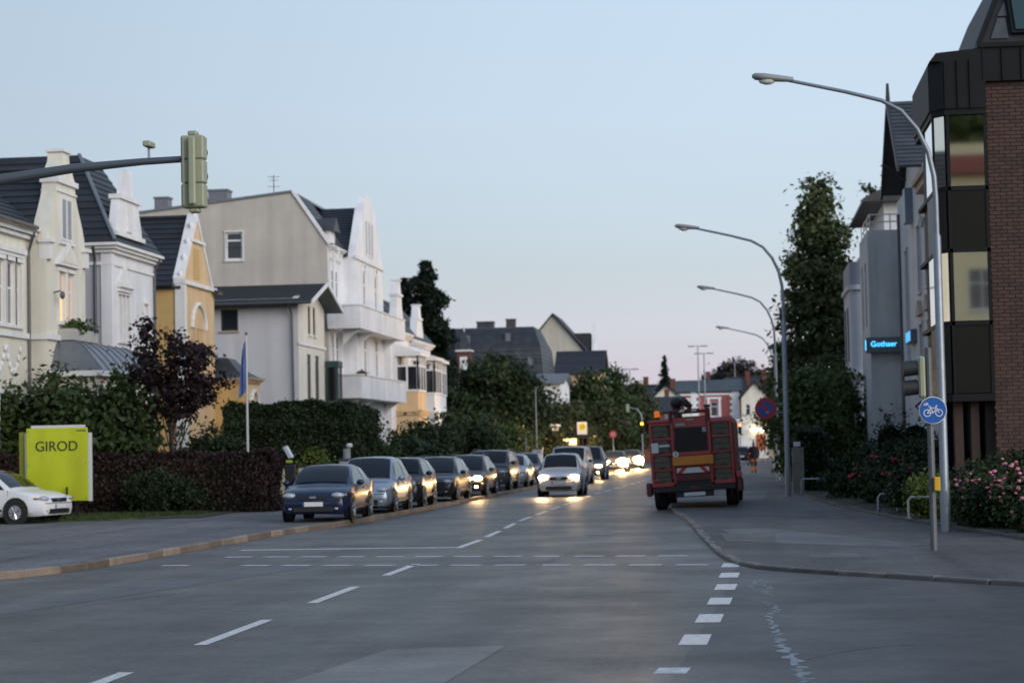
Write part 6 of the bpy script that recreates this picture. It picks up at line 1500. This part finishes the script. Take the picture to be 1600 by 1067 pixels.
def shrub(name, label, x, y, rx, ry, h, n, leaf, m, seed, group=None, lobes=5, clump=.2, cat='shrub', z0=.12, flowers=None):
    rr = random.Random(seed); bl = []
    for k in range(lobes):
        a = rr.uniform(0, 2*PI); q = rr.uniform(.1, .6); hh = h*rr.uniform(.35, .62)
        bl.append((math.cos(a)*q*rx, math.sin(a)*q*ry, hh, rx*rr.uniform(.45, .65), ry*rr.uniform(.45, .65), h*rr.uniform(.30, .45)))
    bl.append((0, 0, h*.35, rx*.85, ry*.85, h*.35))
    t = thing(name, label, cat, (x, y, z0), group)
    mb = MB()
    for k in range(7):
        b = bl[k % len(bl)]; mb.tube([(x+rr.uniform(-.1, .1), y+rr.uniform(-.1, .1), z0-.05), (x+b[0]*.5, y+b[1]*.5, z0+b[2]*.5), (x+b[0], y+b[1], z0+b[2]+b[5]*.5)], [.03, .022, .008], 5)
    mb.build('stems', M_bark, t)
    me = blob_leaves('foliage', m, bl, n, leaf, seed, clump, 36, .6); link('foliage', me, t)
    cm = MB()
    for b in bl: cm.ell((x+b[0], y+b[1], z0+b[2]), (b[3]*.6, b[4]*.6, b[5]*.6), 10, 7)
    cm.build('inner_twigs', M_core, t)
    if flowers:
        fm, nf, fs = flowers; rs = np.random.RandomState(seed+9); mb = MB(); B = np.array(bl)
        for k in range(nf):
            b = B[rs.randint(len(B))]; d = rs.normal(size=3); d[1] -= .8; d[2] = abs(d[2])*.8+.1; d /= np.linalg.norm(d); p = b[:3]+d*(b[3:6]*1.1+.12)
            mb.ell((x+p[0], y+p[1], z0+p[2]), (fs*rs.uniform(.6, 1.2), fs*rs.uniform(.6, 1.2), fs*rs.uniform(.5, .9)), 7, 5)
        mb.build('blossoms', fm, t)
    return t
def hedge(name, label, x0, y0, x1, y1, wid, z0, z1, n, leaf, m, seed, rnd=.12):
    """clipped hedge along a line: solid twiggy core with a skin of leaves, slightly wavy"""
    t = thing(name, label, 'hedge', ((x0+x1)/2, (y0+y1)/2, z0)); L = math.hypot(x1-x0, y1-y0); d = Vector((x1-x0, y1-y0, 0))/L; nrm = Vector((-d.y, d.x, 0))
    a, b = Vector((x0, y0, 0)), Vector((x1, y1, 0)); w = wid/2-.06
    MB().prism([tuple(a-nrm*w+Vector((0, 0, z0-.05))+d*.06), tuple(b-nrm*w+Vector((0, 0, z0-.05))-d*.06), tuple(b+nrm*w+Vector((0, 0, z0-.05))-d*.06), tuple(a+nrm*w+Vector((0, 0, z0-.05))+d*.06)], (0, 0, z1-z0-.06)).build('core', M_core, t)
    rs = np.random.RandomState(seed); H = z1-z0
    ar = np.array([L*H, L*H, L*wid, wid*H, wid*H]); f = rs.choice(5, n, p=ar/ar.sum()); u, v = rs.rand(n), rs.rand(n)
    s_ = np.where(f == 3, 0, np.where(f == 4, L, u*L)); q = np.where(f == 0, -wid/2, np.where(f == 1, wid/2, np.where(f == 2, (v-.5)*wid, (u-.5)*wid))); zz = np.where(f == 2, H, v*H)
    nn = np.array([[0, -1, 0], [0, 1, 0], [0, 0, 1], [-1, 0, 0], [1, 0, 0]], float)[f]
    wob = .06*np.sin(s_*2.1+seed)+.04*np.sin(s_*5.3+zz*4)+.05*np.sin(zz*6+q*4)
    P = np.stack([s_, q, zz], 1) + nn*(wob+rs.normal(size=n)*.05)[:, None]
    # round the shoulders
    P[:, 2] -= rnd*np.clip((np.abs(P[:, 1])-wid*.32)/(wid*.2), 0, 1)*(P[:, 2] > H*.8)
    W = np.array([x0, y0, z0]) + P[:, :1]*np.array(d) + P[:, 1:2]*np.array(nrm) + P[:, 2:]*np.array([0, 0, 1.0])
    N = nn[:, :1]*np.array(d) + nn[:, 1:2]*np.array(nrm) + nn[:, 2:]*np.array([0, 0, 1.0]) + rs.normal(size=(n, 3))*.6
    W -= np.array(t.location)
    link('foliage', leaf_mesh('foliage', m, W, N, leaf*(.6+.8*rs.rand(n)), seed+1), t); return t

# left side -----------------------------------------------------------------
hedge('clipped_hedge', 'low clipped dark maroon hedge running to the cream cabinets', -24, 63.2, -14.2, 63.2, 1.5, .1, 1.86, 34000, .055, L_mar, 31)
hedge('clipped_hedge', 'tall square green hedge in front of the small white house', -20.3, 82.6, -15.2, 82.6, 1.6, .1, 3.75, 26000, .07, L_dark, 33)
hedge('clipped_hedge', 'tall green hedge leg running back toward the balcony house', -15.9, 83.4, -15.95, 88.5, 1.4, .1, 3.6, 9000, .075, L_dark, 34)
shrub('box_shrub', 'rounded dark green shrub tucked before the maroon hedge', -16.9, 61.6, 1.3, .8, 1.35, 6500, .05, L_dark, 35)
shrub('garden_shrub', 'big dark shrub rising behind the yellow sign', -21.2, 64.8, 2.3, 1.3, 4.5, 16000, .10, L_mid, 36, lobes=8, clump=.3)
shrub('garden_shrub', 'leafy shrub between the big dark shrub and the purple tree', -19.45, 65.2, 1.15, 1.1, 4.75, 10000, .10, L_mid, 37, lobes=6, clump=.3)
shrub('garden_shrub', 'dark shrub at the frame edge in front of the cream villa', -23.8, 64.6, 1.9, 1.2, 4.7, 11000, .10, L_mid, 38, lobes=6, clump=.3)
shrub('garden_shrub', 'round green bush left of the tall square hedge', -20.4, 80, 1.6, 1.2, 3.2, 8000, .08, L_dark, 39, lobes=5)
shrub('garden_shrub', 'yellow-green weed tuft between hedge and ticket machine', -16.3, 79.4, .8, .5, 1.9, 2500, .07, L_yel, 40, lobes=4)
shrub('garden_shrub', 'small clipped round bush at the foot of the balcony house', -16.8, 98, 1.1, 1.0, 2.4, 6000, .07, L_mid, 41)
pt = tree('purple_tree', 'young purple-leaved tree behind the low hedge', -17.9, 65.4, [(-.9, 0, 5.35, .3, .4, .7), (-.8, 0, 4.5, .5, .5, .5), (.1, 0, 5.2, .26, .4, .7), (.75, 0, 4.9, .4, .4, .45), (1.25, 0, 4.1, .5, .5, .3), (.3, .1, 4.2, .7, .6, .7), (-.3, 0, 3.8, .65, .6, .6), (.9, 0, 3.7, .5, .5, .4), (.1, 0, 3.35, .6, .6, .4)], 6600, .075, L_purp, 5.2, 42, .07, clump=.15, limbs=18, per=28)
for i, (x, y, rx, ry, h, m, lab) in enumerate([(-16.3, 109, 2.0, 1.6, 3.2, L_dark, 'dark bush in front of the veranda villas beside the balcony house'), (-15.6, 118, 2.4, 1.6, 3.4, L_dark, 'wide dark bush below the apricot veranda'), (-16.6, 128, 2.6, 1.8, 3.9, L_mid, 'mid green bush left of the bushy round tree'), (-15.3, 136, 2.6, 1.8, 3.6, L_light, 'lighter green bush under the bushy round tree'), (-14.6, 146, 2.4, 1.8, 3.4, L_olive, 'olive bush right below the bushy round tree'), (-16.2, 101.5, 1.6, 1.2, 2.4, L_dark, 'low dark bush behind the white gate pillars'), (-13.6, 163, 2.2, 1.8, 3.8, L_olive, 'olive bush behind the bus stop panel')]):
    shrub('garden_shrub', lab, x, y, rx, ry, h, 8000, .11, m, 50+i, lobes=6, clump=.3)
tree('round_tree', 'bushy round dark green tree hiding the low white house', -19.4, 166, [(0, 0, 7.2, 2.6, 2.2, 1.9), (-2.2, 0, 5.4, 2.0, 2, 1.8), (2.0, 0, 5.6, 2.2, 2, 1.8), (3.2, -.3, 4.2, 1.4, 1.4, 1.4), (-.5, -.6, 4.2, 3.4, 2.2, 2.0), (-3.2, -.3, 3.6, 1.4, 1.4, 1.4)], 26000, .17, L_dark, 8.6, 61, .3, clump=.42, limbs=14)
avenue = [(-14.4, 196, 8.6, 2.0, L_mid, 'leafy avenue tree under the beige gable'), (-12.4, 204, 9.3, 2.2, L_mid, 'tallest leafy tree between beige gable and junction mast'), (-10.6, 214, 8.2, 2.0, L_olive, 'olive avenue tree beside the junction mast'), (-14.8, 178, 5.4, 2.0, L_olive, 'low olive tree behind the bus shelter'), (-11.4, 232, 7.4, 2.2, L_olive, 'olive tree in front of the brick cottage'), (-12.2, 190, 5.6, 1.9, L_olive, 'low tree behind the dazzling cars')]
for i, (x, y, h, r, m, lab) in enumerate(avenue):
    tree('avenue_tree', lab, x, y, [(0, 0, h*.80, r*.6, r*.6, h*.2), (-r*.45, 0, h*.55, r*.7, r*.7, h*.2), (r*.45, 0, h*.58, r*.7, r*.7, h*.2), (0, -.5, h*.36, r*.95, r*.8, h*.2)], 9000, .17, m, h, 70+i, .2, group='trees along the left of the avenue', clump=.4, limbs=8)
# conifers: tapering tiers of drooping boughs
def conifer(name, label, x, y, h, r, n, leaf, seed, m=L_con, base=.1, pw=.75):
    t = thing(name, label, 'tree', (x, y, base)); MB().tube([(x, y, 0), (x, y, h*.98)], [h*.016, .03], 8).build('trunk', M_bark, t)
    rs = np.random.RandomState(seed); nb = 110; C = []; N = []
    for k in range(nb):
        u = (k+rs.rand())/nb; z = h*(.08+.9*u); L = r*(1-u)**pw*(.65+.5*rs.rand()); a = rs.rand()*2*PI; k2 = max(12, int(n/nb*(.4+1.4*(1-u))))
        s = rs.rand(k2)**.7; P = np.stack([np.cos(a)*s*L, np.sin(a)*s*L, z+.25*L*s-.35*L*s*s-.10*h*.1*s], 1) + rs.normal(size=(k2, 3))*np.array([.24, .24, .2])*(.4+L*.28)
        C.append(P); N.append(rs.normal(size=(k2, 3))+np.array([0, 0, 1.2]))
    C = np.concatenate(C); N = np.concatenate(N); C[:, 2] -= base
    link('crown', leaf_mesh('crown', m, C, N, leaf*(.6+.8*rs.rand(len(C))), seed+1, .35), t)
conifer('spruce_tree', 'tall dark spruce behind the veranda villas', -27.7, 186, 18.9, 3.7, 52000, .24, 81, pw=.42)
conifer('spruce_tree', 'second dark spruce crowding the tall one on its left', -30.0, 188, 17.6, 2.5, 26000, .24, 82, pw=.42)
conifer('spruce_tree', 'small pointed spruce on the skyline behind the brick cottage', -10.7, 300, 14.6, 2.3, 7000, .24, 83)
conifer('spruce_tree', 'tiny spruce tip left of the skyline spruce', -19.5, 340, 13.5, 1.6, 2500, .3, 84)
tree('beech_tree', 'dark domed copper beech on the skyline above the pink house', -.6, 382, [(0, 0, 12.0, 5.6, 4, 4.4), (-4.5, 0, 10.5, 3.2, 3, 3.2), (4.2, 0, 10.8, 3.2, 3, 3.2)], 14000, .34, leafmat('copper_leaf', (.02, .018, .018), (.06, .05, .045)), 16, 85, .5, clump=.7)
tree('skyline_tree', 'dark green tree beside the domed copper beech', 8.6, 360, [(0, 0, 9.0, 3.5, 3, 4.0), (3.5, 0, 8, 3, 3, 4)], 9000, .32, L_dark, 12, 86, .4, clump=.6)
# right side -----------------------------------------------------------------
bl = [(0, 0, 15.0, .75, .7, 1.5), (-.35, 0, 13.4, 1.0, .9, 1.3), (.6, 0, 12.9, 1.0, .9, 1.2), (-.9, 0, 11.4, 1.1, 1.0, 1.1), (.75, 0, 11.0, 1.2, 1, 1.2), (-.6, 0, 9.6, 1.4, 1.2, 1.1), (1.2, 0, 9.3, 1.2, 1.1, 1.2), (-1.7, 0, 8.4, .8, .8, .7), (.2, 0, 7.8, 1.7, 1.4, 1.2), (-1.9, 0, 6.6, .9, .9, .8), (1.7, 0, 7.2, 1.1, 1.0, 1.0), (0, 0, 5.8, 2.0, 1.6, 1.2), (-2.2, -.2, 5.2, .8, .8, .7)]
tree('tall_poplar', 'tall narrow leafy tree standing over the right pavement', 4.5, 117, bl, 27000, .135, leafmat('poplar_leaf', (.026, .040, .014), (.10, .125, .045)), 16.0, 91, .25, clump=.26, limbs=22, per=34, shell=.6)
tree('birch_tree', 'thin airy tree top showing above the grey stucco house', 9.4, 131, [(-1.0, 0, 16.6, .7, .7, 1.0), (.1, 0, 18.2, .6, .6, 1.0), (-.6, 0, 15.2, .6, .6, .7), (.6, 0, 16.6, .7, .7, 1.2), (-1.6, 0, 15.6, .4, .4, .5), (0, 0, 14, 1.0, 1, 1)], 2300, .14, L_mid, 18.6, 92, .2, clump=.2, limbs=14, per=26)
for i, (x, y, h, r, m, lab) in enumerate([(2.7, 88, 4.9, 1.3, L_light, 'green garden tree behind the no-stopping sign lamp'), (4.0, 93, 5.0, 1.5, L_light, 'lighter green tree in front of the pale bay house'), (2.9, 104, 5.6, 1.6, L_mid, 'dark tree under the tall narrow tree'), (5.0, 110, 6.6, 2.0, L_mid, 'dark tree behind the pale bay house corner'), (3.6, 150, 7.0, 2.4, L_dark, 'dark tree beside the farthest lamp'), (4.4, 180, 7.6, 2.6, L_dark, 'dark tree right of the corner shop')]):
    tree('garden_tree', lab, x, y, [(0, 0, h*.78, r*.7, r*.7, h*.2), (-r*.4, 0, h*.55, r*.7, r*.7, h*.2), (r*.4, 0, h*.55, r*.7, r*.7, h*.2), (0, -.3, h*.3, r*.9, r*.8, h*.24)], 9000, .105, m, h, 100+i, .14, clump=.28, limbs=10)
hedge('clipped_hedge', 'dark clipped hedge behind the street lamp with the no-stopping sign', 2.35, 75, 3.0, 90, 1.0, .1, 2.3, 8000, .06, L_dark, 110)
hedge('clipped_hedge', 'flat-topped dark hedge below the grey stucco house', 4.0, 66, 5.3, 56, 1.0, .1, 1.75, 9000, .055, L_dark, 111)
M_pink = mat('pink_rose', (.60, .20, .28), .6, island=.3); M_redr = mat('red_rose', (.42, .02, .05), .6, island=.3)
beds = [(3.2, 66, .9, 1.2, 1.25, L_dark, None, 'dark bush next to the brick gate pier'), (3.6, 60, 1.0, 1.4, 1.35, L_dark, (M_redr, 16, .055), 'red rose bush by the far end of the bed'), (4.3, 56, 1.1, 1.2, 1.3, L_dark, (M_redr, 12, .055), 'red rose bush beside the low dark hedge'), (4.2, 51.5, .9, 1.0, 1.2, L_dark, (M_redr, 6, .05), 'dark rose bush with few red flowers'), (4.75, 62, 1.2, 1.2, 2.6, L_dark, None, 'feathery dark shrub before the grey stair tower'), (5.2, 52.5, 1.0, 1.0, 1.7, L_dark, None, 'rounded dark shrub behind the yellow-green one'),
        (4.35, 47.8, .75, .8, 1.15, L_yel, None, 'yellow-green shrub behind the slim signal post'), (5.0, 44.8, .75, .8, 1.25, L_dark, None, 'round box shrub left of the pink roses'), (5.75, 45.4, .9, .7, 1.65, L_dark, None, 'clipped dark shrub under the brick office bay'), (4.72, 43.6, .5, .6, 1.0, L_mid, (M_pink, 50, .045), 'small rose bush with scattered pink flowers behind the lamp post'), (5.35, 41.6, .62, .7, 1.35, L_mid, (M_pink, 150, .042), 'large pink rose bush in front of the brick office'), (6.05, 41.2, .62, .8, 1.5, L_mid, (M_pink, 130, .042), 'pink rose bush at the brick office end of the bed'), (5.45, 39.7, .5, .5, .8, L_dark, (M_pink, 60, .04), 'low pink rose bush on the bed edge'), (4.9, 42.4, .5, .7, .8, L_dark, (M_pink, 6, .03), 'low dark plant beside the street lamp foot')]
for i, (x, y, rx, ry, h, m, fl_, lab) in enumerate(beds):
    shrub('bed_shrub', lab, x, y, rx, ry, h, 6500, .05, m, 120+i, lobes=5, clump=.13, flowers=fl_)
tree('reflection_tree', 'unseen tree added behind the stand-in house for green in the office glass', 13, -47, [(0, 0, 19, 8, 5, 6), (3, 0, 23, 5, 4, 4), (-4, 0, 15, 5, 4, 5)], 9000, .5, L_light, 24, 190, .5, clump=.9)  # unseen tree, added to bring green into the mirrored panes
# far wooded ridge closing the view, too distant to tell trees apart
rs = np.random.RandomState(3); n = 26000; X = rs.uniform(-420, 260, n); Y = rs.uniform(820, 900, n); top = 20+5*np.sin(X*.021)+3*np.sin(X*.067+1)+1.6*np.sin(X*.21)
Z = top*rs.rand(n)**.45; me = leaf_mesh('wooded_ridge', leafmat('ridge_leaf', (.03, .045, .03), (.06, .08, .05)), np.stack([X, Y, Z], 1), rs.normal(size=(n, 3))+np.array([0, -.5, .8]), 1.6+1.2*rs.rand(n), 4, .8)
tag(link('wooded_ridge', me), 'distant wooded ridge closing the end of the street', 'woodland', kind='stuff')
# short grass on the verge below the yellow sign
n = 9000; X = rs.uniform(-26, -15.6, n); Y = rs.uniform(56.5, 61.5, n); k = ~((X > -17.2) & (Y < 56.6+(X+17.2)*2.1)); X, Y = X[k], Y[k]; n = len(X)
me = leaf_mesh('verge_grass', leafmat('grass_blade', (.03, .05, .012), (.07, .10, .03)), np.stack([X, Y, np.full(n, .17)], 1), rs.normal(size=(n, 3))*np.array([1, 1, .2]), .06+.04*rs.rand(n), 6, .18)
tag(link('verge_grass', me), 'short grass on the verge under the hedge', 'grass', kind='stuff')
